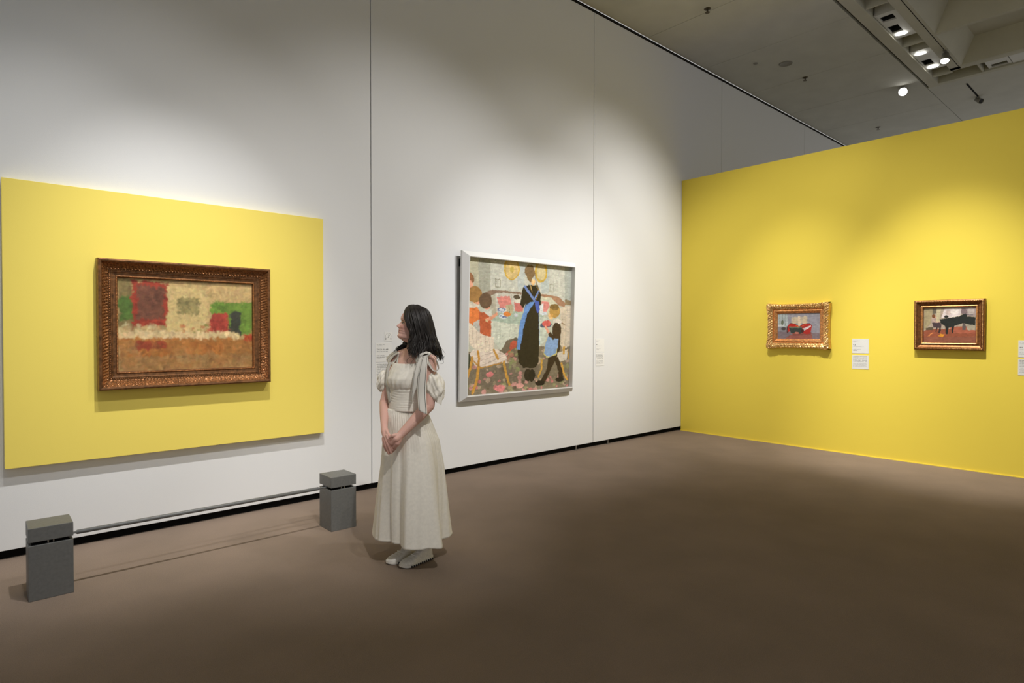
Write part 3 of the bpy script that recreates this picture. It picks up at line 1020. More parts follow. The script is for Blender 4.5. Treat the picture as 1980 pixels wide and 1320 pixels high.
top_rows = lambda h: [(h - .026, .075, .007, .0010, 0, .05), (h - .038, .04, .006, .0009, 0, .1), (h - .078, .030, .013, .0026, 1, 0), (h - .094, .115, .006, .0009, 0, .12),
                      (h - .128, .085, .006, .0009, 0, .1), (h - .142, .050, .006, .0014, 1, .05)]
txt_rows = lambda h, n=5, m_=4, w=.155: [(h - .020 - .015 * k, w, .0085, .0013, 1, .06) for k in range(n)] + [(h - .026 - .015 * n - .012 * k, w, .006, .0009, 0, .08) for k in range(m_)]
label('upper white title card right of the gold framed sofa painting', (XW - .001, -2.4475, 1.218), .18, .172, top_rows(.172), RZ, 3)
label('lower white text card right of the gold framed sofa painting', (XW - .001, -2.4475, 1.030), .18, .166, txt_rows(.166), RZ, 4)
label('upper white title card cut off by the right edge of the photo', (XW - .001, -3.993, 1.219), .18, .170, top_rows(.17), RZ, 5)
label('lower white text card cut off by the right edge of the photo', (XW - .001, -3.993, 1.036), .18, .165, txt_rows(.165), RZ, 6)
label('upper title card on white wall right of the white framed painting', (6.018, -.001, 1.211), .168, .17, top_rows(.17), 0, 7, card=M_card2)
label('lower text card on white wall right of the white framed painting', (6.018, -.001, 1.036), .168, .165, txt_rows(.165, w=.14), 0, 8, card=M_card2)
rows = [(1.345 - 1.16, .09, .008, .001, 0, .1), (1.335 - 1.16, .06, .006, .001, 0, .1), (1.297 - 1.16, .13, .015, .0026, 1, 0), (1.281 - 1.16, .13, .008, .0012, 1, .1), (1.247 - 1.16, .085, .006, .0009, 0, .1), (1.230 - 1.16, .145, .008, .0014, 1, .05), (1.215 - 1.16, .07, .006, .0009, 0, .1)]
label('upper title card on white wall behind the standing person', (2.880, -.001, 1.187), .17, .18, [(z - .027, *r) for z, *r in rows], 0, 9, card=M_card2)
label('lower text card on white wall behind the standing person', (2.880, -.001, 0.985), .17, .195, txt_rows(.195, 8, 5, .14), 0, 10, card=M_card2)

sg = thing('number_sign', 'small audio guide sign with the number 7 left of the face of the person', 'sign', (2.929, -.001, 1.386))
MB().box(-.042, .042, -.0015, 0, -.004, .082).build('card', M_card2, sg)
m = MB()
m.tube([(.030 * math.cos(a), -.002, .042 + .030 * math.sin(a)) for a in np.linspace(math.radians(-35), math.radians(215), 28)], .0010, 6)
m.build('ring', M_ink2, sg)
for sx in (-1, 1):
    MB().ball((sx * .027, -.002, .018), .0062, 8, 5, (.8, .3, 1.2)).build('ear_cushion', M_ink, sg)
fc = bpy.data.curves.new('digit', 'FONT')
fc.body = '7'
fc.size = .044
fc.align_x = 'CENTER'
fc.extrude = .0006
tmp = bpy.data.objects.new('digit_tmp', fc)
COL.objects.link(tmp)
dg = bpy.context.evaluated_depsgraph_get()
me = bpy.data.meshes.new_from_object(tmp.evaluated_get(dg))
bpy.data.objects.remove(tmp)
me.materials.clear()
me.materials.append(M_ink)
o = link('digit', me, sg, (0, -.0022, .027), (math.pi / 2, 0, 0))
o.rotation_euler = (math.pi / 2, math.radians(8), 0)

# ------------------------------------------------------------------ the standing person
# local axes of the figure: x to the right of the room's diagonal, y away towards the white wall, z up
PO = Vector((2.08, -1.78, 0))
person = thing('person', 'person in long cream dress with black edged shoulder bows standing with hands clasped', 'person', PO, YAW - math.pi / 2)
FD = np.array([-.62, -.785, 0]); LD = np.array([.785, -.62, 0])     # facing and left of the torso
M_cloth = mat('cream_chiffon', (238, 233, 222), 0.85, var=0.02, scale=60, bump=0.10, bscale=900, spec=0.15, sheen=0.15)
M_sole = mat('white_rubber', (226, 222, 214), 0.6)
M_stud = mat('black_rubber', (28, 27, 26), 0.6)
M_shoe = mat('white_mesh_shoe', (228, 224, 217), 0.8, var=0.05, scale=120, bump=0.3, bscale=300)
M_hair = mat('dark_brown_hair', (30, 25, 23), 0.42, var=0.3, scale=60, spec=0.35)
M_skin = attr_mat('skin', 0.5, 0.3, sss=0.12)


def itp(tab, z):
    zs = [r[0] for r in tab]
    return [np.interp(z, zs, [r[k] for r in tab]) for k in range(1, len(tab[0]))]


AX = [(.70, -.030, -.012), (.95, -.040, -.020), (1.05, -.042, -.022), (1.12, -.036, -.020), (1.25, -.012, .002), (1.32, .002, .008), (1.40, .006, .006)]


def raw_mesh(V, F):
    return np.array(V, float), [tuple(f) for f in F]


def cone(p0, r0, p1, r1, seg=16):
    m = MB()
    p0, p1 = Vector(p0), Vector(p1)
    d = (p1 - p0).normalized()
    pts, rad = [], []
    for a in (-90, -60, -30, 0):
        pts.append(p0 + d * r0 * math.sin(math.radians(a))); rad.append(max(r0 * math.cos(math.radians(a)), 1e-4))
    for a in (0, 30, 60, 90):
        pts.append(p1 + d * r1 * math.sin(math.radians(a))); rad.append(max(r1 * math.cos(math.radians(a)), 1e-4))
    m.tube(pts, rad, seg)
    return m


def chain(body, pts, radii):
    for i in range(len(pts) - 1):
        c = cone(pts[i], radii[i], pts[i + 1], radii[i + 1])
        body.add(c.v, c.f)


def loft(rings, closed_caps=True):
    n = len(rings[0])
    V = [p for r in rings for p in r]
    F = []
    for i in range(len(rings) - 1):
        for k in range(n):
            k2 = (k + 1) % n
            F.append((i * n + k, i * n + k2, (i + 1) * n + k2, (i + 1) * n + k))
    if closed_caps:
        F.append(tuple(range(n))[::-1])
        F.append(tuple((len(rings) - 1) * n + k for k in range(n)))
    return V, F


body = MB()
# torso
TT = [(.70, .100, .070), (.80, .105, .075), (.88, .105, .076), (.985, .112, .086), (1.05, .106, .082), (1.12, .112, .090), (1.18, .128, .106), (1.23, .132, .098),
      (1.27, .140, .082), (1.30, .140, .070), (1.325, .118, .058), (1.35, .082, .052), (1.375, .054, .050)]
rings = []
for z in np.linspace(.70, 1.375, 46):
    a, b = itp(TT, z)
    cx, cy = itp(AX, z)
    r = []
    for k in range(48):
        t = 2 * math.pi * k / 48
        bb = b * (0.9 if math.sin(t) < 0 else 1.0)
        p = np.array([cx, cy, z]) + LD * a * math.cos(t) + FD * bb * math.sin(t)
        r.append(p)
    rings.append(r)
body.add(*loft(rings))
# neck
chain(body, [(.004, .012, 1.33), (.006, .004, 1.40), (.012, -.002, 1.47)], [.054, .047, .047])
# shoulders and arms
SL, SR = (.112, -.080, 1.292), (-.122, .102, 1.300)
chain(body, [(.03, -.015, 1.325), SL], [.045, .045])
chain(body, [(-.03, .04, 1.330), SR], [.045, .045])
EL, WL = (0.1117, -0.1300, 1.0182), (-0.0423, -0.2250, 0.8563)
chain(body, [SL, np.array(SL) * .5 + np.array(EL) * .5, EL], [.044, .042, .037])
chain(body, [EL, np.array(EL) * .62 + np.array(WL) * .38, WL], [.036, .036, .0245])
ER, WR = (-0.1948, 0.0300, 1.0183), (-0.1570, -0.1500, 0.8909)
chain(body, [SR, np.array(SR) * .5 + np.array(ER) * .5, ER], [.042, .037, .030])
chain(body, [ER, np.array(ER) * .62 + np.array(WR) * .38, WR], [.030, .029, .021])
# right hand, fingers pointing down to the right
chain(body, [WR, (-0.1481, -0.1850, 0.8682), (-0.1393, -0.2050, 0.8435)], [.021, .021, .017])
chain(body, [WR, (-0.1362, -0.1900, 0.8659), (-0.1270, -0.2120, 0.8478)], [.018, .016, .013])
for q in ([(-0.1264, -0.2220, 0.8495), (-0.1082, -0.2360, 0.8149), (-0.0938, -0.2240, 0.7631)],
          [(-0.1350, -0.2180, 0.8395), (-0.1199, -0.2320, 0.7987), (-0.1020, -0.2220, 0.7472)],
          [(-0.1445, -0.2100, 0.8319), (-0.1328, -0.2220, 0.7875), (-0.1160, -0.2140, 0.7393)],
          [(-0.1524, -0.2020, 0.8305), (-0.1462, -0.2100, 0.7914), (-0.1335, -0.2040, 0.7560)]):
    chain(body, q, [.0092, .0085, .0068])
chain(body, [(-0.1351, -0.1950, 0.8730), (-0.1141, -0.2220, 0.8527), (-0.0967, -0.2320, 0.8265)], [.011, .0095, .008])
# left hand clasped over it from the right, thumb on top, fingers curling behind
chain(body, [WL, (-0.0664, -0.2450, 0.8351), (-0.0899, -0.2350, 0.8085)], [.024, .023, .017])
chain(body, [WL, (-0.0612, -0.2400, 0.8095), (-0.0790, -0.2280, 0.7856)], [.021, .019, .014])
for q in ([(-0.0925, -0.2220, 0.8248), (-0.1238, -0.1900, 0.8096), (-0.1481, -0.1860, 0.8151)],
          [(-0.0929, -0.2200, 0.8058), (-0.1255, -0.1900, 0.7814), (-0.1493, -0.1880, 0.7873)],
          [(-0.0876, -0.2160, 0.7864), (-0.1193, -0.1900, 0.7595), (-0.1404, -0.1860, 0.7619)],
          [(-0.0787, -0.2140, 0.7736), (-0.1064, -0.1920, 0.7443), (-0.1264, -0.1860, 0.7399)]):
    chain(body, q, [.0098, .009, .0072])
chain(body, [(-0.0634, -0.2440, 0.8565), (-0.0845, -0.2620, 0.8565), (-0.1049, -0.2520, 0.8424)], [.0125, .010, .0082])
# legs
for hip, knee, ank in (((.035, -.03, .78), (.045, .005, .46), (.062, .058, .09)), ((-.09, .03, .78), (-.06, .075, .46), (-.022, .135, .09))):
    chain(body, [hip, knee, np.array(knee) * .6 + np.array(ank) * .4 + np.array((.006, .012, 0)), ank], [.075, .052, .050, .034])
    chain(body, [ank, (ank[0] - .01, ank[1] - .012, .045)], [.034, .034])

# head: front profile, back, half width by height above the chin
HP = [(0.000, .066, -.040, .030), (.006, .082, -.045, .040), (.014, .092, -.050, .046), (.022, .0955, -.055, .050), (.032, .091, -.062, .053), (.038, .0885, -.066, .055), (.044, .0925, -.07, .057),
      (.0495, .0925, -.073, .058), (.0525, .0895, -.075, .059), (.0565, .094, -.077, .060), (.062, .0925, -.08, .061), (.069, .0895, -.083, .063), (.076, .0905, -.087, .065), (.09, .0885, -.092, .068), (.104, .0845, -.097, .070),
      (.112, .0835, -.099, .0715), (.122, .0895, -.1, .0725), (.13, .0925, -.1, .073), (.145, .0915, -.098, .072), (.16, .087, -.093, .068), (.175, .077, -.084, .061), (.188, .060, -.07, .049), (.198, .036, -.048, .032), (.2035, .012, -.02, .014)]
HC = np.array([.004, 0, 1.508]); TILT = math.radians(10)
GF = np.array([-.985, -.17, 0]); GF /= np.linalg.norm(GF); GL = np.array([-GF[1], GF[0], 0]) * 1.0
GL = np.cross([0, 0, 1], GF)


def head_to_local(P):
    """(front, left, up) -> figure axes, chin tipped up about the ear axis"""
    P = np.asarray(P, float)
    f, l, u = P[..., 0], P[..., 1], P[..., 2] - .1
    f2 = f * math.cos(TILT) - u * math.sin(TILT)
    u2 = u * math.cos(TILT) + f * math.sin(TILT)
    return HC + f2[..., None] * GF + l[..., None] * GL + u2[..., None] * np.array([0, 0, 1.])


def local_to_head(P):
    d = np.asarray(P, float) - HC
    f2, l, u2 = d @ GF, d @ GL, d[..., 2]
    f = f2 * math.cos(TILT) + u2 * math.sin(TILT)
    u = u2 * math.cos(TILT) - f2 * math.sin(TILT) + .1
    return np.stack([f, l, u], -1)


def gs(x, s): return math.exp(-.5 * (x / s) ** 2)


hr = []
for u in np.concatenate([np.linspace(.0, .03, 8), np.linspace(.033, .125, 40), np.linspace(.13, .2035, 18)]):
    fr, bk, hw = itp(HP, u)
    ring = []
    N = 112
    for k in range(N):
        t = 2 * math.pi * k / N
        c, s = math.cos(t), math.sin(t)
        ex = 2.25
        e = lambda q: math.copysign(abs(q) ** (2 / ex), q)
        f = e(c) * (fr if c > 0 else -bk)
        l = e(s) * hw
        if c > 0:
            # nose
            nb = np.interp(u, [.064, .070, .076, .082, .088, .096, .104, .112, .118], [0, .006, .0155, .0205, .0195, .0135, .008, .002, 0])
            wn = np.interp(u, [.064, .076, .09, .112], [.0115, .0098, .007, .006])
            f += nb * gs(l, wn)
            f += np.interp(u, [.066, .072, .078, .086], [0, .006, .005, 0]) * (gs(l - .0125, .005) + gs(l + .0125, .005))
            # eye hollows and lids, cheeks, lips
            f -= .011 * gs(u - .107, .009) * (gs(l - .031, .013) + gs(l + .031, .013))
            f += .0055 * gs(u - .106, .0055) * (gs(l - .031, .010) + gs(l + .031, .010))
            f += .004 * gs(u - .082, .014) * (gs(l - .040, .014) + gs(l + .040, .014))
            f -= .004 * gs(u - .052, .016) * (gs(l - .034, .010) + gs(l + .034, .010))
        ring.append((f, l, u))
    hr.append(ring)
V, F = loft(hr)
body.add(head_to_local(np.array(V)), F)
for sgn in (-1, 1):
    e = MB().ball((0, 0, 0), 1, 12, 8)
    ev = np.array(e.v) * np.array([.017, .008, .030]) + np.array([-.012, sgn * .073, .090])
    body.add(head_to_local(ev), e.f)
# jaw underside joins the neck
c = cone(head_to_local(np.array([.045, 0, .022])), .030, (.010, .002, 1.425), .042)
body.add(c.v, c.f)

src = obj('body_src', body.v, body.f, None)
md = src.modifiers.new('r', 'REMESH')
md.mode = 'VOXEL'
md.voxel_size = 0.0024
sm = src.modifiers.new('s', 'SMOOTH')
sm.factor = .5
sm.iterations = 2
dg = bpy.context.evaluated_depsgraph_get()
me = bpy.data.meshes.new_from_object(src.evaluated_get(dg))
bpy.data.objects.remove(src)
me.name = 'body'
n = len(me.vertices)
co = np.empty(n * 3); me.vertices.foreach_get('co', co); co = co.reshape(-1, 3)
skin = lin((222, 178, 164))
colr = np.tile(skin, (n, 1))
h = local_to_head(co)
f_, l_, u_ = h[:, 0], np.abs(h[:, 1]), h[:, 2]
G = lambda x, s: np.exp(-.5 * (x / s) ** 2)
front = (f_ > .045) & (u_ > 0) & (u_ < .2)


def tint(w, rgb):
    global colr
    w = np.clip(w, 0, 1)[:, None]
    colr = colr * (1 - w) + lin(rgb) * w


tint(.45 * G(l_ - .040, .014) * G(u_ - .080, .014) * front, (214, 140, 130))
tint(.9 * ((np.abs(u_ - .0525) < .0085) & (l_ < .022) & (f_ > .075)) * np.clip(1 - (l_ / .024) ** 2, 0, 1) ** .5, (178, 86, 84))
tint(((np.abs(u_ - .0525) < .0014) & (l_ < .021) & (f_ > .07)) * .8, (110, 52, 52))
eye = ((l_ - .031) / .0125) ** 2 + ((u_ - .106) / .0040) ** 2
tint((eye < 1) * front * .8, (205, 196, 192))
tint(((((l_ - .030) / .0062) ** 2 + ((u_ - .106) / .0050) ** 2) < 1) * front * .95, (46, 34, 30))
tint(((eye < 2.3) & (eye > .8) & (u_ > .1055)) * front * .85, (44, 32, 30))
tint(((np.abs(u_ - (.1215 - .25 * np.abs(l_ - .028))) < .0028) & (l_ > .012) & (l_ < .048)) * front * .8, (62, 46, 40))
hand = (co[:, 2] < .83) & (co[:, 2] > .70) & (co[:, 1] < -.12)
tint(1.0 * (co[:, 2] < .26), (226, 222, 216))
tint(.25 * hand, (206, 140, 128))
at = me.attributes.new('Col', 'FLOAT_COLOR', 'POINT')
at.data.foreach_set('color', np.concatenate([colr, np.ones((n, 1))], 1).astype(np.float32).ravel())
me.materials.clear()
me.materials.append(M_skin)
me.shade_smooth()
bodyo = link('body', me, person)

# ------------------------------------------------------------------ dress
BT = [(.985, .127, .103), (1.00, .126, .102), (1.05, .120, .096), (1.10, .121, .098), (1.125, .126, .106), (1.15, .133, .118), (1.18, .140, .124), (1.22, .145, .117), (1.255, .150, .104), (1.275, .152, .094)]
NB = 180
rings = []
zz = np.linspace(.985, 1.275, 64)
for z in zz:
    a, b = itp(BT, z)
    cx, cy = itp(AX, z)
    r = []
    for k in range(NB):
        t = 2 * math.pi * k / NB
        s = math.sin(t)
        d = 0.0
        if z < 1.118:      # ruched midriff
            d += .0013 * math.sin(z * 400 + 2.2 * math.sin(3 * t) + 1.8 * math.sin(5 * t + 1)) * (0.5 + .5 * math.sin(4 * t + z * 60))
        else:              # gathered bust, folds fanning up from the band
            q = (z - 1.118) / .16
            d += .003 * math.sin(24 * t + 5 * q * math.sin(t * 2 + .4)) * math.exp(-2.2 * q) + .002 * math.sin(9 * t + 9 * q)
            d += .008 * gs(z - 1.165, .03) * (gs((t - 1.15) , .3) + gs((t - 2.0), .3))
        if abs(z - 1.118) < .006:
            d -= .004
        bb = b * (0.88 if s < 0 else 1.0)
        zt = z
        # square neckline: dips in front, rises to the straps and the back
        if z > 1.2:
            w = (z - 1.2) / .075
            zt = z + w * (.012 * (1 - abs(s)) - .004 * max(s, 0))
        r.append(np.array([cx, cy, zt]) + LD * (a + d) * math.cos(t) + FD * (bb + d) * s)
    rings.append(r)
V, F = loft(rings, False)
dress = obj('dress', V, F, M_cloth, person, True)
sd_ = dress.modifiers.new('solid', 'SOLIDIFY'); sd_.thickness = .002; sd_.offset = -1

# waist seam band
rings = []
for z in (.979, .983, .989, .993):
    a, b = itp(BT, max(z, .985)); cx, cy = itp(AX, z)
    off = .003 if z in (.983, .989) else -.001
    rings.append([np.array([cx, cy, z]) + LD * (a + off) * math.cos(2 * math.pi * k / 96) + FD * (b + off) * math.sin(2 * math.pi * k / 96) * (1 if k < 48 else .88) for k in range(96)])
obj('waist_seam', *loft(rings, False), M_cloth, dress, True)

SK = [(.162, -.287, .256, -.272, .25), (.19, -.283, .251, -.266, .245), (.455, -.247, .222, -.225, .215), (.62, -.222, .199, -.198, .19), (.785, -.203, .163, -.170, .155), (.87, -.188, .127, -.150, .125),
      (.95, -.170, .094, -.132, .095), (.988, -.159, .075, -.118, .078)]
NS = 300
rings = []
VAL = [(-112, 8, 1.0), (-96, 4, .55), (-26, 8, 1.0), (-62, 10, .35), (-140, 9, .5), (178, 9, .7), (30, 10, .8), (75, 12, .9), (120, 12, .9), (150, 9, .7), (2, 7, .6)]
HEM = [(0, .268), (14, .262), (37, .250), (60, .262), (85, .250), (105, .262), (125, .250), (145, .262), (163, .284), (176, .276), (183, .242), (192, .236), (208, .205), (222, .162), (236, .176), (247, .172),
       (254, .158), (260, .190), (268, .228), (275, .250), (286, .262), (297, .270), (306, .290), (313, .312), (320, .285), (330, .240), (342, .214), (350, .206), (355, .232), (360, .268)]


def hem_radius(dg):
    return float(np.interp(dg % 360, [h_[0] for h_ in HEM], [h_[1] for h_ in HEM]))


for z in np.linspace(.162, .988, 90):
    xl, xr, yn, yf = itp(SK, z)
    cx, cy = (xl + xr) / 2, (yn + yf) / 2
    rx, ry = (xr - xl) / 2, (yf - yn) / 2
    q = 1 - (z - .162) / .826
    qq = min(1, q ** 1.15 * 1.02)
    sc = (xr - xl) / .543
    r = []
    for k in range(NS):
        t = 2 * math.pi * k / NS
        dg_ = math.degrees(t)
        d = 0.0
        for c0, w, am in VAL:
            c1 = c0 + 6 * (1 - q) * math.sin(c0)
            dd = (dg_ - c1 + 180) % 360 - 180
            d -= .016 * am * (q ** .85) * math.exp(-.5 * (dd / (w * (1.15 - .25 * q))) ** 2)
        d += .004 * q * math.sin(7 * t + 1.1) + .005 * q * math.sin(13 * t + 2.3 + 1.5 * q) + .002 * q * math.sin(29 * t + 4 * q)
        d += .0035 * math.sin(58 * t + 1.5 * math.sin(5 * t)) * math.exp(-((1 - (z - .162) / .826) / .16))
        zt = z
        if q > .9:
            zt += (q - .9) * 10 * (.003 * math.sin(5 * t + .6) + .003 * math.sin(11 * t))
        re = 1 / math.sqrt((math.cos(t) / rx) ** 2 + (math.sin(t) / ry) ** 2)
        hr_ = sum(hem_radius(dg_ + o_) for o_ in (-3, 0, 3)) / 3 * sc
        R = re * (1 - qq) + hr_ * qq + d
        ox, oy = cx * (1 - qq) - .02 * qq, cy * (1 - qq) + .02 * qq
        r.append((ox + R * math.cos(t), oy + R * math.sin(t), zt))
    rings.append(r)
V, F = loft(rings, False)
sk = obj('skirt', V, F, M_cloth, dress, True)
s2 = sk.modifiers.new('solid', 'SOLIDIFY'); s2.thickness = .0025; s2.offset = -1


def puff(name, c, rx, ry, rz, seed, tilt, top_open=0.0):
    g = np.random.default_rng(seed)
    ph = g.uniform(0, 6.28, 8)
    rings = []
    nu, nv = 40, 96
    for i in range(nu + 1):
        p = math.pi * (i / nu) * .90 + math.pi * .05
        r = []
        for k in range(nv):
            t = 2 * math.pi * k / nv
            w = 1 + .055 * math.sin(9 * t + ph[0] + 1.5 * math.sin(p * 2)) + .06 * math.sin(5 * t + 3 * p + ph[1]) + .045 * math.sin(3 * t - 6 * p + ph[2]) + .035 * math.sin(14 * t + 4 * p + ph[3]) + .03 * math.sin(8 * t - 11 * p + ph[5] + 2 * math.sin(3 * t)) + .022 * math.sin(21 * t + 9 * p + ph[6] + 2 * math.sin(5 * p))
            edge = 1 - .0 * abs(math.cos(p))
            x, y, z_ = rx * math.sin(p) ** .75 * w * math.cos(t), ry * math.sin(p) ** .75 * w * math.sin(t), -rz * math.cos(p) * (1 + .07 * math.sin(4 * t + ph[4]))
            x2 = x * math.cos(tilt) - z_ * math.sin(tilt); z2 = x * math.sin(tilt) + z_ * math.cos(tilt)
            r.append((c[0] + x2, c[1] + y, c[2] + z2))
        rings.append(r)
    return obj(name, *loft(rings, False), M_cloth, dress, True)


puff('sleeve', (.140, -.098, 1.128), .062, .068, .092, 3, math.radians(12))
puff('sleeve', (-.203, .072, 1.152), .042, .058, .070, 5, math.radians(-10))
# lower drape of the left sleeve
V, F = [], []
for i in range(13):
    for j in range(9):
        u, v = i / 12, j / 8
        x = .168 + .033 * math.sin(math.pi * (.15 + .7 * u)) - .020 * v
        V.append((x + .012 * math.sin(7 * u), -.155 + .11 * u + .01 * math.sin(9 * u + 2 * v), 1.115 - (.075 + .02 * math.sin(5 * u)) * v))
for i in range(12):
    for j in range(8):
        a = i * 9 + j
        F.append((a, a + 9, a + 10, a + 1))
o = obj('sleeve_drape', V, F, M_cloth, dress, True)


def ribbon_mat():
    m = mat('ribbon', (214, 210, 200), 0.6, spec=0.3)
    nt = m.node_tree
    b = nt.nodes['Principled BSDF']
    uv = nt.nodes.new('ShaderNodeUVMap')
    sp = nt.nodes.new('ShaderNodeSeparateXYZ')
    nt.links.new(uv.outputs[0], sp.inputs[0])
    r = nt.nodes.new('ShaderNodeValToRGB')
    r.color_ramp.interpolation = 'CONSTANT'
    els = r.color_ramp.elements
    wht, gry, blk = tuple(lin((226, 222, 212))) + (1,), tuple(lin((206, 202, 194))) + (1,), tuple(lin((34, 32, 32))) + (1,)
    els[0].position = 0; els[0].color = wht
    els[1].position = .11; els[1].color = blk
    for p, c in ((.175, gry), (.825, blk), (.89, wht)):
        e = els.new(p); e.color = c
    nt.links.new(sp.outputs[0], r.inputs[0])
    nt.links.new(r.outputs[0], b.inputs['Base Color'])
    return m


M_rib = ribbon_mat()


def catmull(P, n):
    P = np.array(P, float)
    Q = np.vstack([2 * P[0] - P[1], P, 2 * P[-1] - P[-2]])
    out = []
    m_ = len(P) - 1
    for t in np.linspace(0, m_, n):
        i = min(int(t), m_ - 1); u = t - i
        a, b, c, d = Q[i], Q[i + 1], Q[i + 2], Q[i + 3]
        out.append(.5 * (2 * b + (c - a) * u + (2 * a - 5 * b + 4 * c - d) * u ** 2 + (3 * b - a - 3 * c + d) * u ** 3))
    return np.array(out)


def ribbon(name, left, right, n=36, wave=0.0, cut=0.0):
    """strip between two edge curves; cut makes the slanted end"""
    A, B = catmull(left, n), catmull(right, n)
    V, F, UV = [], [], []
    nw = 10
    for i in range(n):
        for j in range(nw + 1):
            u = j / nw
            p = A[i] * (1 - u) + B[i] * u
            p = p + np.array([0, wave * math.sin(i * .5 + u * 3), 0]) + np.array([0, -.004 * math.sin(math.pi * u), 0])
            if cut and i == n - 1:
                p = p + np.array([0, 0, cut * (u - .5)])
            V.append(p); UV.append((u, i / n))
    for i in range(n - 1):
        for j in range(nw):
            a = i * (nw + 1) + j
            F.append((a, a + 1, a + nw + 2, a + nw + 1))
    o = obj(name, V, F, M_rib, dress, True)
    ul = o.data.uv_layers.new(name='UVMap')
    for lp in o.data.loops:
        ul.data[lp.index].uv = UV[lp.vertex_index]
    s = o.modifiers.new('solid', 'SOLIDIFY'); s.thickness = .0012
    return o


# left shoulder bow (nearer the room)
ribbon('ribbon_tail', [(0.0803, -0.1500, 1.3235), (0.0667, -0.1850, 1.2624), (0.0571, -0.2050, 1.1797), (0.0585, -0.2250, 1.0886), (0.0715, -0.2700, 1.0078)],
       [(0.1125, -0.1550, 1.3300), (0.1103, -0.1850, 1.2625), (0.1084, -0.2050, 1.1797), (0.1095, -0.2250, 1.0886), (0.1218, -0.2700, 0.9818)])
ribbon('ribbon_tail', [(0.0599, -0.1400, 1.3231), (0.0385, -0.1650, 1.2676), (0.0283, -0.1900, 1.2003), (0.0236, -0.2000, 1.1388), (0.0197, -0.2050, 1.0833), (0.0235, -0.2100, 1.0404)],
       [(0.0890, -0.1450, 1.3233), (0.0703, -0.1680, 1.2615), (0.0598, -0.1920, 1.2005), (0.0563, -0.2000, 1.1482), (0.0415, -0.2050, 1.1144), (0.0283, -0.2100, 1.0776)])
ribbon('ribbon_loop', [(0.1118, -0.1500, 1.3392), (0.1433, -0.1500, 1.3267), (0.1678, -0.1450, 1.2855), (0.1750, -0.1400, 1.2441), (0.1495, -0.1500, 1.2290), (0.1218, -0.1550, 1.2576), (0.1030, -0.1550, 1.2985), (0.1121, -0.1520, 1.3362)],
       [(0.1186, -0.1300, 1.3465), (0.1457, -0.1200, 1.3160), (0.1577, -0.1150, 1.2776), (0.1634, -0.1100, 1.2391), (0.1424, -0.1200, 1.2381), (0.1273, -0.1250, 1.2654), (0.1119, -0.1280, 1.3004), (0.1154, -0.1300, 1.3354)], 60)
ribbon('ribbon_loop', [(0.1136, -0.1400, 1.3357), (0.0929, -0.1500, 1.3361), (0.0646, -0.1500, 1.3172), (0.0417, -0.1450, 1.2791), (0.0613, -0.1500, 1.2762), (0.0936, -0.1550, 1.3017), (0.1150, -0.1500, 1.3235)],
       [(0.1172, -0.1200, 1.3445), (0.0894, -0.1250, 1.3510), (0.0521, -0.1300, 1.3353), (0.0298, -0.1300, 1.2973), (0.0535, -0.1400, 1.2915), (0.0890, -0.1450, 1.3170), (0.1168, -0.1400, 1.3357)], 50)
MB().ball((0.1159, -0.1450, 1.3359), .011, 10, 7, (.9, 1, 1.15)).build('ribbon_knot', M_rib, dress, True)
# shoulder straps
ribbon('strap', [(0.0424, -0.1500, 1.2604), (0.0662, -0.1400, 1.3041), (0.0918, -0.1200, 1.3350), (0.1053, -0.0800, 1.3432)], [(0.0652, -0.1550, 1.2544), (0.0897, -0.1500, 1.2983), (0.1090, -0.1300, 1.3290), (0.1195, -0.0900, 1.3403)], 20)
ribbon('strap', [(-0.1118, -0.0200, 1.2594), (-0.1119, 0.0150, 1.2970), (-0.1135, 0.0500, 1.3287), (-0.1160, 0.0900, 1.3474)], [(-0.0968, -0.0300, 1.2665), (-0.0985, 0.0050, 1.3008), (-0.1000, 0.0400, 1.3324), (-0.1008, 0.0800, 1.3477)], 20)
# right shoulder bow
ribbon('ribbon_loop', [(-0.1048, 0.0300, 1.3294), (-0.1322, 0.0350, 1.3160), (-0.1564, 0.0400, 1.2859), (-0.1641, 0.0450, 1.2658), (-0.1380, 0.0300, 1.2633), (-0.1128, 0.0200, 1.2935), (-0.1005, 0.0250, 1.3230)],
       [(-0.1104, 0.0600, 1.3416), (-0.1414, 0.0650, 1.3281), (-0.1691, 0.0700, 1.2979), (-0.1759, 0.0700, 1.2745), (-0.1505, 0.0600, 1.2750), (-0.1219, 0.0500, 1.3054), (-0.1052, 0.0500, 1.3320)], 50)
ribbon('ribbon_loop', [(-0.1066, 0.0400, 1.3324), (-0.1370, 0.0600, 1.3316), (-0.1678, 0.0800, 1.3075), (-0.1867, 0.0900, 1.2768), (-0.1712, 0.0800, 1.2673), (-0.1405, 0.0600, 1.2983), (-0.1067, 0.0400, 1.3257)],
       [(-0.1089, 0.0700, 1.3446), (-0.1429, 0.0900, 1.3440), (-0.1772, 0.1100, 1.3231), (-0.1996, 0.1200, 1.2923), (-0.1840, 0.1100, 1.2826), (-0.1497, 0.0900, 1.3104), (-0.1089, 0.0700, 1.3380)], 50)
ribbon('ribbon_tail', [(-0.1643, 0.0300, 1.2798), (-0.1806, 0.0200, 1.2275), (-0.1815, -0.0000, 1.1631), (-0.1672, -0.0300, 1.0938), (-0.1503, -0.0500, 1.0212)],
       [(-0.1406, 0.0100, 1.2775), (-0.1551, 0.0000, 1.2288), (-0.1544, -0.0200, 1.1647), (-0.1404, -0.0500, 1.0958), (-0.1365, -0.0700, 1.0365)])
MB().ball((-0.1059, 0.0450, 1.3322), .010, 10, 7).build('ribbon_knot', M_rib, dress, True)


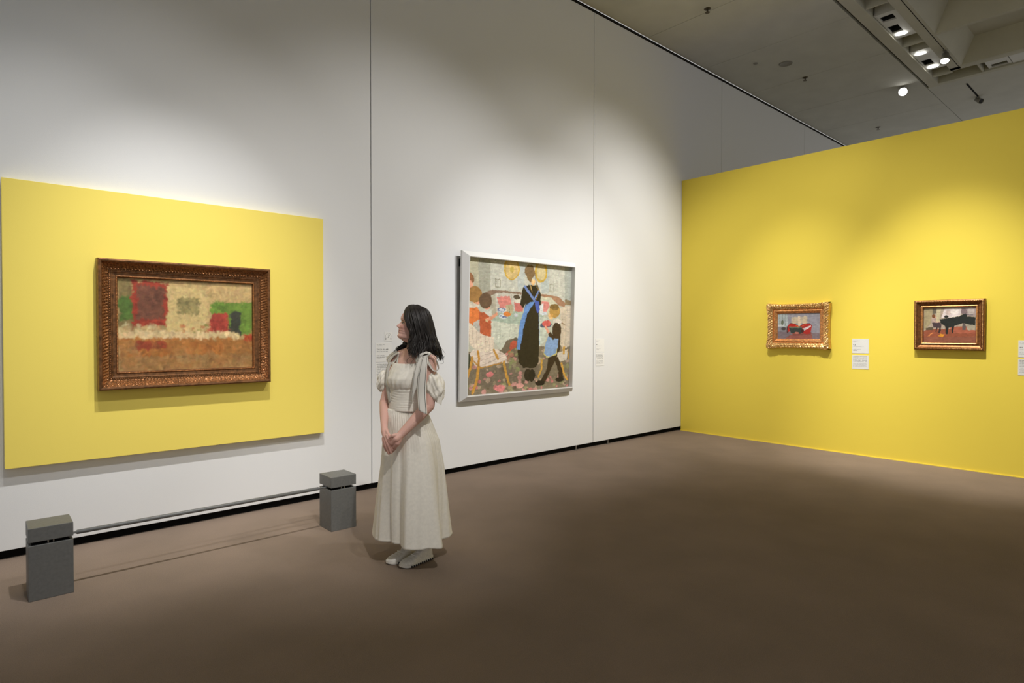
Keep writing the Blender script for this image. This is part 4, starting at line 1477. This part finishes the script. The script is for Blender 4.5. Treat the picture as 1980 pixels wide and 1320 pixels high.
# ------------------------------------------------------------------ shoes
def shoe(heel, ang, ln=.242):
    """lofted sneaker: x along the foot from heel to toe"""
    d = np.array([math.cos(ang), math.sin(ang), 0]); s = np.array([-d[1], d[0], 0]); o0 = np.array([heel[0], heel[1], 0])
    ST = [(0.0, .020, .060), (.04, .032, .082), (.12, .036, .085), (.25, .036, .088), (.36, .036, .082), (.48, .038, .068), (.60, .042, .056), (.72, .046, .048), (.82, .045, .042), (.90, .039, .037), (.95, .030, .031), (.98, .020, .024), (.995, .010, .018), (1.0, .004, .014)]
    up_, so = [], []
    for t in np.sin(np.linspace(0, math.pi / 2, 44)):
        w, hh = itp(ST, t)
        cx = .006 * math.sin(t * 3)
        r1, r2 = [], []
        for k in range(25):
            a = math.pi * k / 24
            yy = w * (abs(math.cos(a)) ** .7) * (1 if math.cos(a) > 0 else -1)
            z = .018 + (hh - .018) * math.sin(a) ** .75 + (.0016 * math.sin(t * 60) * math.sin(a) if .35 < t < .8 else 0)
            r1.append(o0 + d * (t * ln) + s * (yy * .95 + cx) + np.array([0, 0, z]))
        up_.append(r1)
        for (yy, z) in ((-1.0, .004), (-1.04, .012), (-1.02, .022), (1.02, .022), (1.04, .012), (1.0, .004)):
            r2.append(o0 + d * ((t - .5) * ln * 1.03 + .5 * ln) + s * (w * yy * 1.02 + cx) + np.array([0, 0, z * (1 - .25 * max(0, (t - .6) / .4)) + .006 * max(0, (t - .86) / .14) ** 2]))
        so.append(r2)
    V = [p for r in up_ for p in r]
    F = []
    nn = 25
    for i in range(len(up_) - 1):
        for k in range(nn - 1):
            F.append((i * nn + k, i * nn + k + 1, (i + 1) * nn + k + 1, (i + 1) * nn + k))
    F.append(tuple(range(nn))); F.append(tuple((len(up_) - 1) * nn + k for k in range(nn))[::-1])
    sh = obj('shoe', V, F, M_shoe, person, True)
    obj('outsole', *loft(so), M_sole, sh)
    m = MB()
    for t in np.linspace(.02, .80, 12):
        w, _ = itp(ST, t)
        for sg_ in (-1, 1):
            p = o0 + d * ((t - .5) * ln * 1.03 + .5 * ln) + s * (sg_ * w * 1.06 + .006 * math.sin(t * 3))
            m.ball((p[0], p[1], .009), .0062, 8, 5, (1, 1, 1.1))
    q = o0 - d * .006
    m.ball((q[0], q[1], .014), .007, 8, 5)
    o = m.build('sole_stud', M_stud, sh, True)
    # straps over the instep
    for t, wd in ((.50, .010), (.62, .008)):
        w, hh = itp(ST, t)
        pts = [o0 + d * ((t - .09 * abs(math.cos(a))) * ln) + s * (w * .97 * math.copysign(abs(math.cos(a)) ** .7, math.cos(a))) + np.array([0, 0, .02 + (hh - .017) * math.sin(a) ** .75]) for a in np.linspace(.12, math.pi - .12, 18)]
        MB().tube(pts, .003, 6).build('strap', M_sole, sh, True)
    return sh


shoe((.092, .092), math.radians(228))
shoe((-.008, .155), math.radians(230))

# ------------------------------------------------------------------ hair: lofted mass plus wavy locks
GD = [  # guides from the parting down, front of the near side round the back to the far side
    [(-0.0443, -0.0100, 1.6249), (-0.0503, -0.0500, 1.5910), (-0.0434, -0.0800, 1.5483), (-0.0204, -0.0930, 1.5034), (-0.0037, -0.0980, 1.4587), (-0.0122, -0.1050, 1.4109), (-0.0026, -0.1250, 1.3541), (0.0150, -0.1550, 1.3048)],
    [(-0.0312, -0.0100, 1.6347), (-0.0251, -0.0650, 1.5969), (-0.0135, -0.0960, 1.5448), (0.0007, -0.1050, 1.4905), (0.0174, -0.1100, 1.4428), (0.0221, -0.1200, 1.3889), (0.0315, -0.1400, 1.3388), (0.0448, -0.1650, 1.2895)],
    [(-0.0083, -0.0100, 1.6412), (0.0120, -0.0750, 1.6030), (0.0358, -0.1050, 1.5320), (0.0556, -0.1100, 1.4587), (0.0658, -0.1150, 1.4111), (0.0704, -0.1250, 1.3732), (0.0757, -0.1400, 1.3357), (0.0803, -0.1500, 1.3046)],
    [(0.0276, -0.0100, 1.6412), (0.0650, -0.0650, 1.6002), (0.0875, -0.0880, 1.5323), (0.1072, -0.0920, 1.4587), (0.1203, -0.0950, 1.4108), (0.1273, -0.1000, 1.3694), (0.1291, -0.0900, 1.3339), (0.1341, -0.0800, 1.3015)],
    [(0.0260, 0.0000, 1.6384), (0.0898, -0.0350, 1.6061), (0.1170, -0.0450, 1.5265), (0.1298, -0.0450, 1.4554), (0.1492, -0.0450, 1.4036), (0.1588, -0.0450, 1.3615), (0.1673, -0.0350, 1.3189), (0.1731, -0.0300, 1.2797)],
    [(0.0310, 0.0100, 1.6389), (0.0933, 0.0100, 1.5995), (0.1221, 0.0150, 1.5176), (0.1345, 0.0200, 1.4485), (0.1530, 0.0300, 1.3956), (0.1622, 0.0350, 1.3526), (0.1715, 0.0400, 1.3093), (0.1814, 0.0400, 1.2729)],
    [(0.0229, 0.0200, 1.6393), (0.0745, 0.0500, 1.6042), (0.0982, 0.0700, 1.5183), (0.1062, 0.0850, 1.4414), (0.1182, 0.0950, 1.3910), (0.1276, 0.1000, 1.3506), (0.1343, 0.1000, 1.3136), (0.1409, 0.1000, 1.2799)],
    [(0.0163, 0.0200, 1.6426), (0.0276, 0.0750, 1.6017), (0.0371, 0.1000, 1.5186), (0.0355, 0.1100, 1.4412), (0.0271, 0.1200, 1.3938), (0.0195, 0.1250, 1.3531), (0.0161, 0.1250, 1.3193), (0.0126, 0.1250, 1.2922)],
    [(-0.0232, 0.0200, 1.6426), (-0.0300, 0.0800, 1.6018), (-0.0276, 0.1050, 1.5253), (-0.0319, 0.1100, 1.4580), (-0.0531, 0.1150, 1.4141), (-0.0725, 0.1100, 1.3839), (-0.0910, 0.1000, 1.3538), (-0.1094, 0.0900, 1.3339)],
    [(-0.0429, 0.0200, 1.6327), (-0.0608, 0.0650, 1.5947), (-0.0623, 0.0920, 1.5352), (-0.0571, 0.1000, 1.4749), (-0.0682, 0.1050, 1.4210), (-0.0909, 0.1000, 1.3874), (-0.1246, 0.1000, 1.3639), (-0.1573, 0.0950, 1.3371)],
]
GD = np.array(GD)
ng = len(GD)


def guide(s, n=26):
    """guide curve at position s in 0..ng-1"""
    i = min(int(s), ng - 2)
    u = s - i
    P = GD[max(i - 1, 0)], GD[i], GD[i + 1], GD[min(i + 2, ng - 1)]
    K = .5 * (2 * P[1] + (P[2] - P[0]) * u + (2 * P[0] - 5 * P[1] + 4 * P[2] - P[3]) * u ** 2 + (3 * P[1] - P[0] - 3 * P[2] + P[3]) * u ** 3)
    return catmull(K, n)


CEN = catmull([(-0.0002, 0.0000, 1.6188), (0.0063, 0.0000, 1.5893), (0.0193, -0.0000, 1.5337), (0.0388, -0.0000, 1.4748), (0.0518, 0.0000, 1.4257), (0.0649, 0.0000, 1.3831), (0.0779, 0.0000, 1.3437), (0.0910, 0.0000, 1.3109)], 26)
NG = 80
rings = []
gl = [guide(s) for s in np.linspace(0, ng - 1, NG)]
for i in range(22):
    r = []
    for k in range(NG):
        p = gl[k][i]
        r.append(p * .93 + CEN[i] * .07 if i else p)
    rings.append(r)
V = [p for r in rings for p in r]
F = []
for i in range(21):
    for k in range(NG - 1):
        F.append((i * NG + k, i * NG + k + 1, (i + 1) * NG + k + 1, (i + 1) * NG + k))
F.append(tuple(range(NG)))
hb = MB().add(V, F)
hg = np.random.default_rng(17)
nstr = 620
for q in range(nstr):
    s = hg.uniform(0, ng - 1)
    if q < 60: s = hg.uniform(0, 1.0)
    elif q < 120: s = hg.uniform(8.0, 9.0)
    P = guide(s).copy()
    dep = hg.uniform(-.012, .14)
    P = P * (1 - dep) + CEN * dep
    t = np.linspace(0, 1, len(P))
    ph, fr, am = hg.uniform(0, 6.28), hg.uniform(1.6, 3.0), hg.uniform(.005, .018)
    endf = 1.7 if (s < 1.6 or s > 7.5) else 1.0
    am *= endf
    w = (t ** 1.8)[:, None] * am
    P += w * np.stack([np.sin(t * 6.28 * fr + ph), np.cos(t * 6.28 * fr * .9 + ph * 1.3), .3 * np.sin(t * 6.28 * fr + ph)], 1)
    keep = hg.uniform(.80, 1.0) if hg.random() < .75 else hg.uniform(.55, .85)
    P = P[:max(6, int(len(P) * keep))]
    m_ = len(P)
    rad = np.interp(np.linspace(0, 1, m_), [0, .1, .6, .9, 1], [.0022, .0036, .0034, .0022, .0006]) * hg.uniform(.7, 1.2)
    hb.tube(P, rad, 5, False)
# stray curls near the face and chest
for pts in ([(-0.0132, -0.0800, 1.4265), (-0.0476, -0.0850, 1.4298), (-0.0595, -0.0900, 1.4106), (-0.0404, -0.0900, 1.3914), (-0.0244, -0.0900, 1.3882)],
            [(0.0014, -0.1300, 1.3163), (-0.0168, -0.1350, 1.3038), (-0.0191, -0.1400, 1.2851), (-0.0057, -0.1450, 1.2759)],
            [(0.0236, -0.1500, 1.3045), (0.0126, -0.1600, 1.2861), (0.0072, -0.1650, 1.2738)],
            [(0.1468, 0.0000, 1.3929), (0.1697, 0.0000, 1.3438), (0.1893, 0.0000, 1.3110), (0.1991, -0.0000, 1.3274)],
            [(0.1566, 0.0000, 1.3438), (0.1827, 0.0000, 1.2979), (0.1860, -0.0000, 1.2716), (0.1663, 0.0000, 1.2684)],
            [(0.1370, 0.0000, 1.4257), (0.1632, -0.0000, 1.3831), (0.1861, -0.0000, 1.3504), (0.2024, 0.0000, 1.3307)],
            [(-0.0973, 0.0800, 1.3811), (-0.1308, 0.0800, 1.3577), (-0.1476, 0.0800, 1.3343), (-0.1577, 0.0800, 1.3142)],
            [(-0.0755, 0.0700, 1.3680), (-0.1019, 0.0500, 1.3420), (-0.0963, 0.0200, 1.3100), (-0.0681, 0.0100, 1.3236)]):
    P = catmull(pts, 16)
    hb.tube(P, np.interp(np.linspace(0, 1, 16), [0, .7, 1], [.0013, .0010, .0004]), 5, False)
hb.build('hair', M_hair, person, True)
